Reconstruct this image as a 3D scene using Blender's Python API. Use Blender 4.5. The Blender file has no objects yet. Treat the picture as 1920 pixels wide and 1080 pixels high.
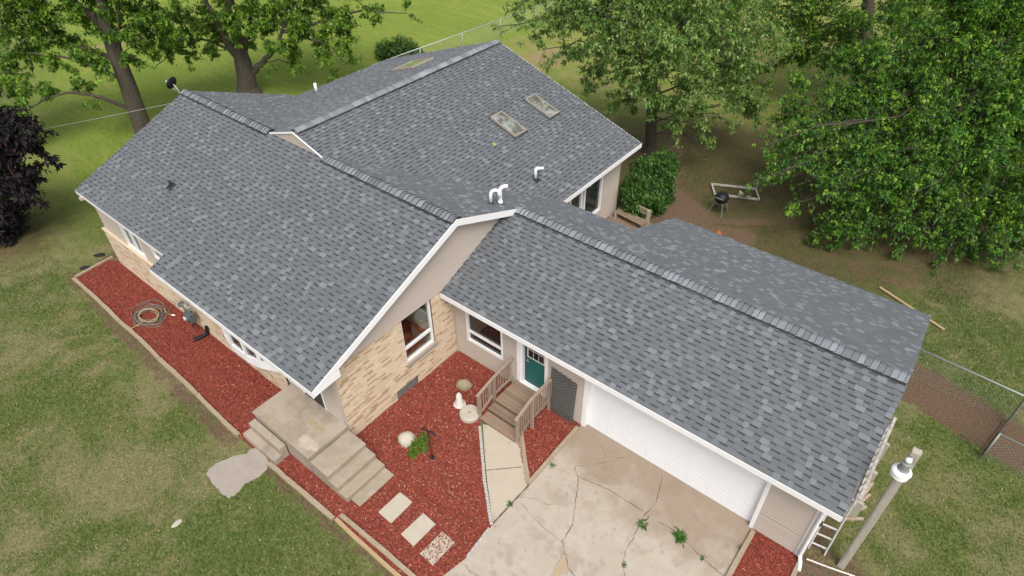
import bpy, bmesh, math, random
import numpy as np
from mathutils import Vector
random.seed(7); RNG = np.random.default_rng(11)
S = bpy.context.scene; COL = S.collection
R = math.radians
# ------------------------------------------------------------------ camera
F, CX, CY, CZ = 1202.1, 10.561, -5.572, 14.942
YAW, PITCH, ROLL = R(39.429), R(-40.45), R(-0.899)
FW = np.array([-math.sin(YAW)*math.cos(PITCH), math.cos(YAW)*math.cos(PITCH), math.sin(PITCH)])
_r = np.array([math.cos(YAW), math.sin(YAW), 0.0]); _u = np.cross(_r, FW)
RT = _r*math.cos(ROLL)+_u*math.sin(ROLL); UP = -_r*math.sin(ROLL)+_u*math.cos(ROLL)
cam = bpy.data.cameras.new('camera'); camo = bpy.data.objects.new('camera', cam); COL.objects.link(camo)
cam.sensor_width = 36; cam.lens = F/1920*36; cam.clip_end = 9000; cam.clip_start = .1
from mathutils import Matrix
camo.matrix_world = Matrix(((RT[0], UP[0], -FW[0], CX), (RT[1], UP[1], -FW[1], CY), (RT[2], UP[2], -FW[2], CZ), (0, 0, 0, 1)))
S.camera = camo
# ------------------------------------------------------------------ light
SUN_AZ, SUN_EL = R(-42), R(55)      # azimuth measured from +X towards +Y
w = bpy.data.worlds.new('World'); S.world = w; w.use_nodes = True
nt = w.node_tree; bg = nt.nodes['Background']
sky = nt.nodes.new('ShaderNodeTexSky'); sky.sky_type = 'NISHITA'; sky.sun_disc = False
sky.sun_elevation = SUN_EL; sky.sun_rotation = R(90)-SUN_AZ
sky.air_density = 1.0; sky.dust_density = 5.0; sky.ozone_density = 1.0
hs = nt.nodes.new('ShaderNodeHueSaturation'); hs.inputs['Saturation'].default_value = .45      # high thin cloud
nt.links.new(sky.outputs[0], hs.inputs['Color']); nt.links.new(hs.outputs[0], bg.inputs[0]); bg.inputs[1].default_value = 0.15
sl = bpy.data.lights.new('sun', 'SUN'); so = bpy.data.objects.new('sun', sl); COL.objects.link(so)
sl.energy = 1.55; sl.angle = R(28); sl.color = (1, .95, .87)
sd = Vector((math.cos(SUN_EL)*math.cos(SUN_AZ), math.cos(SUN_EL)*math.sin(SUN_AZ), math.sin(SUN_EL)))
so.rotation_euler = sd.to_track_quat('Z', 'Y').to_euler()
S.view_settings.view_transform = 'Standard'; S.view_settings.look = 'None'
S.view_settings.exposure = 0.4; S.view_settings.gamma = 1.0
# ------------------------------------------------------------------ measuring helpers (surveyed from the photograph's geometry)
CAM = np.array([CX, CY, CZ])
def ray(u, v): return FW + RT*(u-960)/F - UP*(v-540)/F
def G(u, v, z=0.0):
    d = ray(u, v); return CAM + d*((z-CZ)/d[2])
def PLx(u, v, ax, val):
    d = ray(u, v); return CAM + d*((val-CAM[ax])/d[ax])
FH = np.array([FW[0], FW[1], 0]); FH /= np.linalg.norm(FH)
def PV(u, v, base, off=0.0):
    d = ray(u, v); t = (np.dot(np.array([base[0], base[1], 0])-CAM*[1, 1, 0], FH)+off)/np.dot(d, FH)
    return CAM + d*t
# ------------------------------------------------------------------ object helpers
def tag(o, label=None, cat=None, group=None, kind=None):
    if label: o['label'] = label
    if cat: o['category'] = cat
    if group: o['group'] = group
    if kind: o['kind'] = kind
    return o
def empty(name, loc=(0, 0, 0), label=None, cat=None, group=None, rz=0):
    o = bpy.data.objects.new(name, None); COL.objects.link(o); o.location = loc; o.rotation_euler = (0, 0, rz)
    o.empty_display_size = .1
    return tag(o, label, cat, group)
def link(name, me, mat, parent=None, world=True):
    o = bpy.data.objects.new(name, me); COL.objects.link(o)
    if mat is not None and not me.materials:
        for m in (mat if isinstance(mat, (list, tuple)) else [mat]): me.materials.append(m)
    if parent is not None:
        o.parent = parent
        if world: o.location = [-c for c in parent.location] if parent.type == 'EMPTY' and parent.parent is None else (0, 0, 0)
    return o
def np_mesh(name, V, Q, col=None, smooth=False, dom='POINT'):
    """V (n,3), Q (m,k) faces of one size, col (n,3|m,3) in 0..1"""
    me = bpy.data.meshes.new(name); V = np.asarray(V, np.float32); Q = np.asarray(Q, np.int32)
    k = Q.shape[1]; m = len(Q)
    me.vertices.add(len(V)); me.vertices.foreach_set('co', V.ravel())
    me.loops.add(m*k); me.loops.foreach_set('vertex_index', Q.ravel())
    me.polygons.add(m); me.polygons.foreach_set('loop_start', np.arange(m, dtype=np.int32)*k)
    if smooth: me.polygons.foreach_set('use_smooth', np.ones(m, bool))
    if col is not None:
        a = me.attributes.new('Col', 'FLOAT_COLOR', 'CORNER')
        c = np.ones((m*k, 4), np.float32)
        c[:, :3] = np.repeat(col, k, axis=0) if dom == 'FACE' else np.asarray(col)[Q.ravel()]
        a.data.foreach_set('color', c.ravel())
    me.update(calc_edges=True); return me
class MB:
    def __init__(s): s.v = []; s.f = []; s.c = []; s.m = []
    def face(s, pts, c=(1, 1, 1), m=0):
        n = len(s.v); s.v += [tuple(map(float, q)) for q in pts]; s.f.append(tuple(range(n, n+len(pts)))); s.c.append(c); s.m.append(m)
    def box(s, x0, x1, y0, y1, z0, z1, c=(1, 1, 1), m=0):
        s.obox(((x0+x1)/2, (y0+y1)/2, (z0+z1)/2), (x1-x0, 0, 0), (0, y1-y0, 0), (0, 0, z1-z0), c, m)
    def obox(s, cen, A, B, C, c=(1, 1, 1), m=0):
        cen, A, B, C = [np.array(q, float) for q in (cen, A, B, C)]
        n = len(s.v)
        for k in (-.5, .5):
            for i, j in ((-.5, -.5), (.5, -.5), (.5, .5), (-.5, .5)): s.v.append(tuple(cen+A*i+B*j+C*k))
        for q in ((3, 2, 1, 0), (4, 5, 6, 7), (0, 1, 5, 4), (1, 2, 6, 5), (2, 3, 7, 6), (3, 0, 4, 7)):
            s.f.append(tuple(n+i for i in q)); s.c.append(c); s.m.append(m)
    def bar(s, p, q, wd, ht, up=(0, 0, 1), c=(1, 1, 1), m=0):
        p, q, up = np.array(p, float), np.array(q, float), np.array(up, float)
        d = q-p; L = np.linalg.norm(d); d /= L
        sd = np.cross(d, up); sd /= np.linalg.norm(sd); u2 = np.cross(sd, d)
        s.obox((p+q)/2, d*L, sd*wd, u2*ht, c, m)
    def tube(s, pts, rad, n=8, c=(1, 1, 1), cap=True, m=0):
        pts = [np.array(p, float) for p in pts]
        if not hasattr(rad, '__len__'): rad = [rad]*len(pts)
        prev = None; rings = []
        for i, p in enumerate(pts):
            d = pts[min(i+1, len(pts)-1)]-pts[max(i-1, 0)]; d = d/(np.linalg.norm(d)+1e-12)
            if prev is None:
                a = np.array([0, 0, 1.]) if abs(d[2]) < .9 else np.array([1., 0, 0]); a = np.cross(d, a)
            else: a = prev - d*np.dot(prev, d)
            a = a/(np.linalg.norm(a)+1e-12); prev = a; b = np.cross(d, a)
            n0 = len(s.v)
            for k in range(n):
                t = 2*math.pi*k/n; s.v.append(tuple(p+(a*math.cos(t)+b*math.sin(t))*rad[i]))
            rings.append(n0)
        for r0, r1 in zip(rings, rings[1:]):
            for k in range(n):
                s.f.append((r0+k, r0+(k+1) % n, r1+(k+1) % n, r1+k)); s.c.append(c); s.m.append(m)
        if cap:
            s.f.append(tuple(rings[0]+k for k in reversed(range(n)))); s.c.append(c); s.m.append(m)
            s.f.append(tuple(rings[-1]+k for k in range(n))); s.c.append(c); s.m.append(m)
    def lathe(s, cen, prof, n=24, axis=(0, 0, 1), c=(1, 1, 1), m=0):
        cen = np.array(cen, float); ax = np.array(axis, float); ax /= np.linalg.norm(ax)
        a = np.cross(ax, (1, 0, 0) if abs(ax[0]) < .9 else (0, 1, 0)); a /= np.linalg.norm(a); b = np.cross(ax, a)
        rings = []
        for r, h in prof:
            rings.append(len(s.v))
            for k in range(n):
                t = 2*math.pi*k/n; s.v.append(tuple(cen+ax*h+(a*math.cos(t)+b*math.sin(t))*max(r, 1e-4)))
        for r0, r1 in zip(rings, rings[1:]):
            for k in range(n):
                s.f.append((r0+k, r0+(k+1) % n, r1+(k+1) % n, r1+k)); s.c.append(c); s.m.append(m)
    def prism(s, poly, axis, lo, hi, c=(1, 1, 1), m=0):
        """poly of 2-D points in the two axes other than `axis` (cyclic order), extruded lo..hi"""
        def P(a, b, t):
            return {0: (t, a, b), 1: (a, t, b), 2: (a, b, t)}[axis]
        s.face([P(a, b, hi) for a, b in poly], c, m); s.face([P(a, b, lo) for a, b in reversed(poly)], c, m)
        for (a, b), (a2, b2) in zip(poly, poly[1:]+poly[:1]): s.face([P(a, b, lo), P(a2, b2, lo), P(a2, b2, hi), P(a, b, hi)], c, m)
    def build(s, name, mat, parent=None, label=None, smooth=False, bevel=0.0, group=None, cat=None, kind=None):
        me = bpy.data.meshes.new(name); me.from_pydata(s.v, [], s.f)
        a = me.attributes.new('Col', 'FLOAT_COLOR', 'CORNER'); out = []
        for f, c in zip(s.f, s.c): out += [c[0], c[1], c[2], 1.0]*len(f)
        a.data.foreach_set('color', out)
        for mm in (mat if isinstance(mat, (list, tuple)) else [mat]): me.materials.append(mm)
        me.polygons.foreach_set('material_index', s.m)
        bm = bmesh.new(); bm.from_mesh(me); bmesh.ops.recalc_face_normals(bm, faces=bm.faces); bm.to_mesh(me); bm.free()
        if smooth: me.polygons.foreach_set('use_smooth', [True]*len(me.polygons))
        o = link(name, me, None, parent); tag(o, label, cat, group, kind)
        if bevel:
            md = o.modifiers.new('bevel', 'BEVEL'); md.width = bevel; md.segments = 2; md.limit_method = 'ANGLE'
        return o
# ------------------------------------------------------------------ materials
def mat(name, col, rough=.8, attr=False, noise=None, bump=None, spec=.3, stretch=(1, 1, 1), metal=0.0, extra=None):
    """noise = list of (scale, amount, colour) layers mixed over; bump=(scale, strength)"""
    m = bpy.data.materials.new(name); m.use_nodes = True; t = m.node_tree; N = t.nodes; L = t.links
    b = N['Principled BSDF']; b.inputs['Roughness'].default_value = rough; b.inputs['Specular IOR Level'].default_value = spec
    b.inputs['Metallic'].default_value = metal
    tc = N.new('ShaderNodeTexCoord'); mp = N.new('ShaderNodeMapping'); mp.inputs['Scale'].default_value = stretch
    L.new(tc.outputs['Object'], mp.inputs[0]); vec = mp.outputs[0]
    rgb = N.new('ShaderNodeRGB'); rgb.outputs[0].default_value = (*col, 1); cur = rgb.outputs[0]
    if attr:
        at = N.new('ShaderNodeAttribute'); at.attribute_name = 'Col'
        mx = N.new('ShaderNodeMix'); mx.data_type = 'RGBA'; mx.blend_type = 'MULTIPLY'; mx.inputs[0].default_value = 1
        L.new(cur, mx.inputs[6]); L.new(at.outputs['Color'], mx.inputs[7]); cur = mx.outputs[2]
    for sc, lo, hi, amt, c2 in (noise or []):
        n = N.new('ShaderNodeTexNoise'); n.inputs['Scale'].default_value = sc; n.inputs['Detail'].default_value = 5; n.inputs['Roughness'].default_value = .65
        L.new(vec, n.inputs['Vector'])
        mr = N.new('ShaderNodeMapRange'); mr.inputs[1].default_value = lo; mr.inputs[2].default_value = hi; mr.inputs[3].default_value = 0; mr.inputs[4].default_value = amt
        L.new(n.outputs[0], mr.inputs[0])
        mx = N.new('ShaderNodeMix'); mx.data_type = 'RGBA'; L.new(mr.outputs[0], mx.inputs[0]); L.new(cur, mx.inputs[6])
        mx.inputs[7].default_value = (*c2, 1); cur = mx.outputs[2]
    if extra: cur = extra(N, L, tc, cur)
    L.new(cur, b.inputs['Base Color'])
    if bump:
        n = N.new('ShaderNodeTexNoise'); n.inputs['Scale'].default_value = bump[0]; n.inputs['Detail'].default_value = 6
        L.new(vec, n.inputs['Vector']); bp = N.new('ShaderNodeBump'); bp.inputs['Strength'].default_value = bump[1]
        bp.inputs['Distance'].default_value = bump[2] if len(bump) > 2 else .01
        L.new(n.outputs[0], bp.inputs['Height']); L.new(bp.outputs[0], b.inputs['Normal'])
    return m
def leafmat(name, rough=.45, trans=.35, tint=(1, 1, 1)):
    m = bpy.data.materials.new(name); m.use_nodes = True; t = m.node_tree; N = t.nodes; L = t.links
    b = N['Principled BSDF']; b.inputs['Roughness'].default_value = rough; b.inputs['Specular IOR Level'].default_value = .35
    at = N.new('ShaderNodeAttribute'); at.attribute_name = 'Col'
    L.new(at.outputs['Color'], b.inputs['Base Color'])
    tr = N.new('ShaderNodeBsdfTranslucent'); mul = N.new('ShaderNodeMix'); mul.data_type = 'RGBA'; mul.blend_type = 'MULTIPLY'; mul.inputs[0].default_value = 1
    L.new(at.outputs['Color'], mul.inputs[6]); mul.inputs[7].default_value = (1.5, 1.5, .7, 1); L.new(mul.outputs[2], tr.inputs[0])
    ms = N.new('ShaderNodeMixShader'); ms.inputs[0].default_value = trans
    L.new(b.outputs[0], ms.inputs[1]); L.new(tr.outputs[0], ms.inputs[2]); L.new(ms.outputs[0], N['Material Output'].inputs[0])
    return m
M = {}
M['shingle'] = mat('roof_shingle', (.117, .1275, .138), .75, attr=True, noise=[(1.3, .45, .75, .25, (.088, .097, .106)), (.5, .5, .7, .3, (.128, .14, .148)), (4, .58, .8, .22, (.14, .147, .138))], bump=(240, .25, .004), spec=.45)
M['white'] = mat('white_paint', (.76, .76, .77), .5, noise=[(3, .5, .8, .15, (.6, .59, .56))])
M['garage_white'] = mat('garage_door_white', (.78, .79, .81), .45, noise=[(2, .5, .8, .08, (.68, .67, .64))])
M['pvc'] = mat('white_pipe_plastic', (.82, .82, .82), .35)
M['siding'] = mat('beige_siding', (.435, .378, .328), .65, attr=True, noise=[(1.5, .45, .8, .22, (.37, .315, .265)), (25, .5, .8, .12, (.47, .4, .34))], stretch=(1, 1, 3))
M['brick'] = mat('tan_brick', (.60, .49, .36), .9, attr=True, noise=[(45, .45, .7, .22, (.49, .39, .275)), (1.2, .5, .8, .2, (.52, .42, .31))], bump=(80, .4, .005))
M['mortar'] = mat('mortar', (.46, .365, .26), .95, noise=[(60, .4, .7, .4, (.28, .22, .16))])
M['glass_dark'] = mat('dark_window_glass', (.012, .012, .012), .04, spec=.55)
M['glass_green'] = mat('tinted_window_glass', (.018, .026, .024), .05, spec=.5)
M['teal'] = mat('teal_door_paint', (.012, .105, .098), .5, noise=[(8, .45, .8, .2, (.02, .13, .12))], stretch=(4, 4, .6))
M['deckwood'] = mat('weathered_deck_wood', (.24, .175, .125), .85, attr=True, noise=[(14, .4, .7, .5, (.15, .11, .08)), (3, .5, .75, .4, (.26, .23, .15))], stretch=(.5, 3, 3), bump=(60, .4, .004))
M['railwood'] = mat('weathered_rail_wood', (.30, .225, .175), .85, attr=True, noise=[(12, .4, .7, .5, (.2, .145, .11))], stretch=(2, 2, .6), bump=(60, .3, .003))
M['timber'] = mat('weathered_timber', (.34, .27, .19), .9, attr=True, noise=[(20, .4, .65, .6, (.2, .155, .11)), (2, .5, .7, .3, (.38, .33, .26))], stretch=(.4, 2, 2), bump=(50, .5, .006))
M['lumber'] = mat('new_lumber', (.36, .265, .155), .7, noise=[(14, .4, .7, .35, (.4, .23, .09))], stretch=(.5, 2, 2))
M['greywood'] = mat('grey_post_wood', (.41, .375, .315), .9, noise=[(16, .45, .65, .6, (.25, .22, .175)), (3, .5, .7, .3, (.42, .40, .29))], stretch=(3, 3, .25), bump=(40, .5, .006))
M['concrete'] = mat('step_concrete', (.37, .312, .25), .9, noise=[(1.7, .42, .62, .75, (.215, .18, .135)), (.9, .52, .66, .5, (.40, .325, .21)), (90, .35, .7, .45, (.25, .22, .18))], bump=(120, .35, .003))
M['slab'] = mat('walk_concrete', (.44, .385, .305), .9, noise=[(2.1, .45, .75, .4, (.35, .3, .235)), (110, .35, .7, .35, (.33, .285, .225))], bump=(120, .3, .003))
M['stone'] = mat('pale_stone', (.42, .385, .315), .9, noise=[(9, .45, .7, .5, (.29, .25, .2)), (60, .4, .7, .3, (.52, .48, .4))], bump=(25, .5, .01))
M['paverstone'] = mat('stepping_stone', (.42, .375, .3), .9, noise=[(6, .45, .7, .4, (.33, .285, .23)), (100, .4, .7, .3, (.5, .46, .39))], bump=(110, .3, .003))
M['mulch'] = mat('red_mulch', (.235, .052, .035), 1, noise=[(55, .4, .62, .6, (.085, .018, .014)), (120, .58, .75, .5, (.32, .11, .07)), (1.2, .5, .75, .3, (.14, .028, .02))], bump=(70, .9, .03))
M['chip'] = mat('mulch_chip', (1, 1, 1), .95, attr=True)
M['dark'] = mat('black_plastic', (.012, .012, .013), .5)
M['flash'] = mat('dark_flashing', (.03, .034, .035), .6)
M['ventgreen'] = mat('dark_green_vent', (.02, .05, .05), .5)
M['lattice'] = mat('grey_lattice', (.085, .088, .085), .8, noise=[(20, .4, .7, .4, (.055, .055, .055))])
M['alu'] = mat('aluminium', (.6, .6, .6), .35, metal=.7)
M['galv'] = mat('galvanised_steel', (.42, .44, .44), .45, metal=.6)
M['skyframe'] = mat('skylight_frame', (.31, .275, .235), .6, noise=[(10, .4, .7, .3, (.22, .19, .16))])
M['hose'] = mat('hose', (.2, .185, .14), .5, attr=True)
M['meter'] = mat('meter_grey', (.09, .115, .12), .5, noise=[(12, .4, .7, .3, (.05, .06, .065))])
M['brickedge'] = mat('edging_brick', (.42, .39, .37), .85, attr=True, noise=[(30, .4, .7, .4, (.3, .28, .26))])
M['bark'] = mat('tree_bark', (.115, .098, .076), .95, noise=[(16, .4, .65, .75, (.042, .034, .026)), (2.5, .5, .75, .35, (.15, .125, .10))], stretch=(2.5, 2.5, .5), bump=(20, 1, .06))
M['leaf'] = leafmat('maple_leaf', .5, .42)
M['purpleleaf'] = leafmat('purple_leaf', .75, .1)
M['grassblade'] = leafmat('grass_blade', .6, .25)
M['roomfloor'] = mat('room_wood_floor', (.5, .15, .085), .4, noise=[(6, .45, .6, .6, (.2, .055, .035))], stretch=(.6, 6, 1))
M['roomwall'] = mat('room_wall', (.42, .38, .33), .9)
M['soil'] = mat('bare_soil', (.17, .115, .08), .95, noise=[(7, .4, .7, .5, (.12, .08, .055)), (60, .45, .7, .4, (.24, .18, .13))], bump=(40, .5, .01))
M['litter'] = mat('leaf_litter', (.15, .1, .07), .95, noise=[(40, .4, .65, .7, (.07, .045, .035)), (90, .55, .7, .5, (.3, .23, .17))], bump=(60, .8, .02))
M['orange'] = mat('orange_bucket', (.27, .09, .025), .6, noise=[(20, .4, .7, .3, (.3, .07, .01))])
M['redcloth'] = mat('red_clay', (.3, .07, .045), .8, noise=[(30, .4, .7, .4, (.45, .28, .22))])
# window glass you can look through
gm = bpy.data.materials.new('clear_window_glass'); gm.use_nodes = True; N = gm.node_tree.nodes; L = gm.node_tree.links
tr = N.new('ShaderNodeBsdfTransparent'); gl = N.new('ShaderNodeBsdfGlossy'); gl.inputs['Roughness'].default_value = .02
fr = N.new('ShaderNodeLayerWeight'); fr.inputs[0].default_value = .25; mx = N.new('ShaderNodeMixShader')
tr.inputs[0].default_value = (.8, .82, .8, 1)
mf = N.new('ShaderNodeMapRange'); mf.inputs[1].default_value = 0; mf.inputs[2].default_value = 1; mf.inputs[3].default_value = .03; mf.inputs[4].default_value = .35; L.new(fr.outputs[1], mf.inputs[0])
L.new(mf.outputs[0], mx.inputs[0]); L.new(tr.outputs[0], mx.inputs[1]); L.new(gl.outputs[0], mx.inputs[2]); L.new(mx.outputs[0], N['Material Output'].inputs[0])
M['clear'] = gm
# driveway: pale concrete, darker stained band towards the garage door
def drive_extra(N, L, tc, cur):
    sx = N.new('ShaderNodeSeparateXYZ'); L.new(tc.outputs['Object'], sx.inputs[0])
    n = N.new('ShaderNodeTexNoise'); n.inputs['Scale'].default_value = .8; n.inputs['Detail'].default_value = 7; n.inputs['Roughness'].default_value = .68; L.new(tc.outputs['Object'], n.inputs['Vector'])
    a = N.new('ShaderNodeMath'); a.operation = 'MULTIPLY_ADD'; a.inputs[1].default_value = 4.2; L.new(n.outputs[0], a.inputs[0]); L.new(sx.outputs[1], a.inputs[2])
    mr = N.new('ShaderNodeMapRange'); mr.inputs[1].default_value = 4.5; mr.inputs[2].default_value = 5.9; mr.inputs[4].default_value = .72; L.new(a.outputs[0], mr.inputs[0])
    mx = N.new('ShaderNodeMix'); mx.data_type = 'RGBA'; L.new(mr.outputs[0], mx.inputs[0]); L.new(cur, mx.inputs[6]); mx.inputs[7].default_value = (.225, .165, .115, 1)
    return mx.outputs[2]
M['drive'] = mat('driveway_concrete', (.41, .37, .315), .9, noise=[(1.5, .53, .62, .55, (.25, .21, .165)), (3.4, .56, .66, .5, (.22, .185, .15)), (1.1, .42, .68, .5, (.33, .28, .225)), (5, .55, .75, .35, (.33, .275, .215)), (100, .35, .7, .35, (.34, .285, .225)), (14, .66, .72, .5, (.2, .17, .14)), (2.6, .5, .66, .5, (.36, .285, .21)), (30, .62, .7, .4, (.25, .2, .155))], bump=(110, .3, .003), extra=drive_extra)
M['crack'] = mat('crack_dirt', (.10, .073, .05), 1, noise=[(5, .48, .55, .8, (.22, .175, .13)), (4, .58, .66, .8, (.09, .11, .035))])
M['patch'] = mat('patched_concrete', (.38, .29, .19), .9, noise=[(30, .4, .7, .4, (.3, .23, .15))])
# lawn
def lawn_material():
    m = bpy.data.materials.new('lawn_grass'); m.use_nodes = True; t = m.node_tree; N = t.nodes; L = t.links
    b = N['Principled BSDF']; b.inputs['Roughness'].default_value = .95; b.inputs['Specular IOR Level'].default_value = .1
    tc = N.new('ShaderNodeTexCoord'); at = N.new('ShaderNodeAttribute'); at.attribute_name = 'Col'
    sp = N.new('ShaderNodeSeparateColor'); L.new(at.outputs['Color'], sp.inputs[0])
    def noise(sc, det=5, rough=.6, stretch=None):
        n = N.new('ShaderNodeTexNoise'); n.inputs['Scale'].default_value = sc; n.inputs['Detail'].default_value = det; n.inputs['Roughness'].default_value = rough
        if stretch:
            mp = N.new('ShaderNodeMapping'); mp.inputs['Scale'].default_value = stretch[:3]; mp.inputs['Rotation'].default_value = (0, 0, stretch[3])
            L.new(tc.outputs['Object'], mp.inputs[0]); L.new(mp.outputs[0], n.inputs['Vector'])
        else: L.new(tc.outputs['Object'], n.inputs['Vector'])
        return n.outputs[0]
    def mr(x, lo, hi, a=0, c=1):
        q = N.new('ShaderNodeMapRange'); q.inputs[1].default_value = lo; q.inputs[2].default_value = hi; q.inputs[3].default_value = a; q.inputs[4].default_value = c
        L.new(x, q.inputs[0]); return q.outputs[0]
    def mix(f, a, c):
        q = N.new('ShaderNodeMix'); q.data_type = 'RGBA'
        if isinstance(f, float): q.inputs[0].default_value = f
        else: L.new(f, q.inputs[0])
        for i, s_ in ((6, a), (7, c)):
            if isinstance(s_, tuple): q.inputs[i].default_value = (*s_, 1)
            else: L.new(s_, q.inputs[i])
        return q.outputs[2]
    def math_(op, a, c):
        q = N.new('ShaderNodeMath'); q.operation = op
        for i, s_ in ((0, a), (1, c)):
            if isinstance(s_, (int, float)): q.inputs[i].default_value = s_
            else: L.new(s_, q.inputs[i])
        return q.outputs[0]
    # front lawn: mixed green with brown thatch; back field: yellow green with mowing streaks
    front = mix(mr(noise(8, 6, .75), .38, .62), (.068, .098, .024), (.165, .19, .056))
    tan = mix(mr(noise(16, 6, .75), .36, .64), (.155, .145, .062), (.275, .245, .13))
    pa = N.new('ShaderNodeAttribute'); pa.attribute_name = 'Patch'
    front = mix(mr(math_('ADD', pa.outputs['Fac'], math_('MULTIPLY', math_('SUBTRACT', noise(4.2, 7, .8), .5), 1.9)), .18, .85, 0, .9), front, tan)
    front = mix(mr(noise(34, 4, .7), .56, .72, 0, .6), front, (.23, .20, .12))
    back = mix(mr(noise(6, 6, .7), .35, .68), (.12, .185, .026), (.25, .31, .056))
    back = mix(mr(noise(1.0, 4, .6, (.35, 3.2, 1, R(-28))), .42, .68, 0, .5), back, (.29, .30, .09))
    back = mix(mr(noise(2.6, 6, .75), .5, .68, 0, .55), back, (.10, .165, .022))
    back = mix(mr(noise(.18, 3), .42, .62, 0, .5), back, (.125, .19, .028))
    base = mix(sp.outputs[2], front, back)
    straw = mix(mr(noise(12, 6, .7), .35, .7), (.22, .17, .085), (.36, .27, .15))
    base = mix(mr(math_('ADD', sp.outputs[1], math_('MULTIPLY', math_('SUBTRACT', noise(1.7, 6, .7), .5), 1.4)), .35, .75), base, straw)
    li = N.new('ShaderNodeAttribute'); li.attribute_name = 'LitterShade'
    lit = mix(mr(noise(18, 6, .75), .38, .66), (.065, .052, .026), (.175, .118, .068)); lit = mix(mr(noise(1.4, 5, .7), .45, .62, 0, .7), lit, (.062, .082, .022))
    base = mix(mr(math_('ADD', li.outputs['Fac'], math_('MULTIPLY', math_('SUBTRACT', noise(2.2, 5, .7), .5), .7)), .3, .7, 0, .92), base, lit)
    #lit-first
    dirt = mix(mr(noise(14, 6, .7), .35, .7), (.10, .066, .042), (.20, .138, .092))
    base = mix(mr(math_('ADD', sp.outputs[0], math_('MULTIPLY', math_('SUBTRACT', noise(2.6, 6, .75), .5), 1.5)), .38, .62), base, dirt)
    L.new(base, b.inputs['Base Color'])
    bp = N.new('ShaderNodeBump'); bp.inputs['Strength'].default_value = .9; bp.inputs['Distance'].default_value = .06
    L.new(noise(22, 6, .7), bp.inputs['Height']); L.new(bp.outputs[0], b.inputs['Normal'])
    return m
M['lawn'] = lawn_material()
# ------------------------------------------------------------------ house measures
RX, OE, Z1, YR, SF, SR, SG, SW = .302, .784, 3.001, 4.593, .40, .39, .399, .337
XL, E2, XJ = -13.493, -.23, -7.468
YG, XGE, YGE, YB, XB, YB2 = 7.231, 11.375, 3.963, 12.754, 3.069, 9.602
XW, ZW, YW, XE, YT = -6.659, 5.603, 14.687, .384, 4.57
YC, XG = 4.48, 11.043
ZR = Z1+SF*(YR+OE)
ZF = lambda y: ZR-SF*(YR-y)
ZB = lambda y: ZR-SR*(y-YR)
ZG = ZB(YG); ZGE = ZG-SG*(YG-YGE)
ZGF = lambda y: ZG-SG*(YG-y)
ZWE = ZW-SW*(XE-XW)
# ------------------------------------------------------------------ ground
def seg_d(X, Y, pts):
    d = np.full(X.shape, 1e9)
    for (x0, y0), (x1, y1) in zip(pts, pts[1:]):
        vx, vy = x1-x0, y1-y0; t = np.clip(((X-x0)*vx+(Y-y0)*vy)/(vx*vx+vy*vy+1e-9), 0, 1)
        d = np.minimum(d, np.hypot(X-x0-t*vx, Y-y0-t*vy))
    return d
def sm(x, lo, hi): t = np.clip((x-lo)/(hi-lo), 0, 1); return t*t*(3-2*t)
def lawn_masks(X, Y):
    dirt = np.zeros(X.shape); dry = np.zeros(X.shape)
    def strip(pts, w0, w1, a=1.0):
        nonlocal dirt; dirt = np.maximum(dirt, a*(1-sm(seg_d(X, Y, pts), w0, w1)))
    strip([(11.2, 12.1), (12.5, 11.9), (14.2, 11.4), (16.5, 11)], .5, 1.3)
    strip([(-.8, 20.6), (-.3, 19), (.5, 17.6), (1.2, 16)], .15, .8)
    strip([(.9, 16.3), (2.1, 15.7)], .8, 1.8)
    strip([(3.9, 15.6), (4.6, 15.9)], .3, .9)
    strip([(3.2, 16.3), (5, 17.5)], .0, .7, .7)
    strip([(-13.9, -1.6), (-8, -1.95), (-2.6, -2.15)], .1, .5, .62)
    strip([(-13.9, -.3), (-13.5, 1)], .15, .5, .8)
    strip([(-1.1, -2.05), (1.6, -2.05), (4.5, -1.95)], .05, .4, .6)
    strip([(11.2, 4.6), (12.2, 4.9)], .2, .9, .6)
    strip([(11.3, 4.6), (11.4, 9)], .1, .6, .6)
    und = np.exp(-(((X-5)/8.5)**2+((Y-20.5)/5.5)**2)**2)
    dry = np.maximum(dry, .62*(1-sm(seg_d(X, Y, [(-37.5, 9), (-36.5, 12.3), (-39, 18)]), .2, 1.2)))
    # yard beyond the wing, right of the back fence
    fence_x = -18.9+.135*(Y-14)
    yard = sm(X-fence_x, 0, .6)*sm(Y, 19, 25)*(1-sm(X, 2, 8))
    dry = np.maximum(dry, .46*yard)
    dry = np.maximum(dry, .75*np.exp(-(((X+12.7)/2.6)**2+((Y-26.5)/3.2)**2)))
    dry = np.maximum(dry, .7*np.exp(-(((X+3)/3)**2+((Y-34)/3)**2)))
    dry = np.maximum(dry, .32*sm(X, 11, 12)*sm(Y, 12.5, 14)*(1-sm(Y, 16, 20)))
    dry = np.maximum(dry, .3*(1-sm(Y, -2.5, -1.5)))
    back = np.maximum(1-sm(X, -21, -14), sm(Y, 21, 26))*sm(Y+.35*X, -9.5, -4.5)
    back = np.maximum(back, .5*sm(X, 11, 13)*sm(Y, 3, 5)*0)
    return dirt, dry, back
def vnoise(x, y, seed):
    xi, yi = np.floor(x).astype(np.int64), np.floor(y).astype(np.int64); fx, fy = x-xi, y-yi; fx = fx*fx*(3-2*fx); fy = fy*fy*(3-2*fy)
    def h(a, b_): q = (a*374761393+b_*668265263+seed*982451653) & 0x7fffffff; q = ((q ^ (q >> 13))*1274126177) & 0x7fffffff; return ((q ^ (q >> 16)) & 0xffff)/65535
    return (h(xi, yi)*(1-fx)+h(xi+1, yi)*fx)*(1-fy)+(h(xi, yi+1)*(1-fx)+h(xi+1, yi+1)*fx)*fy
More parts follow.
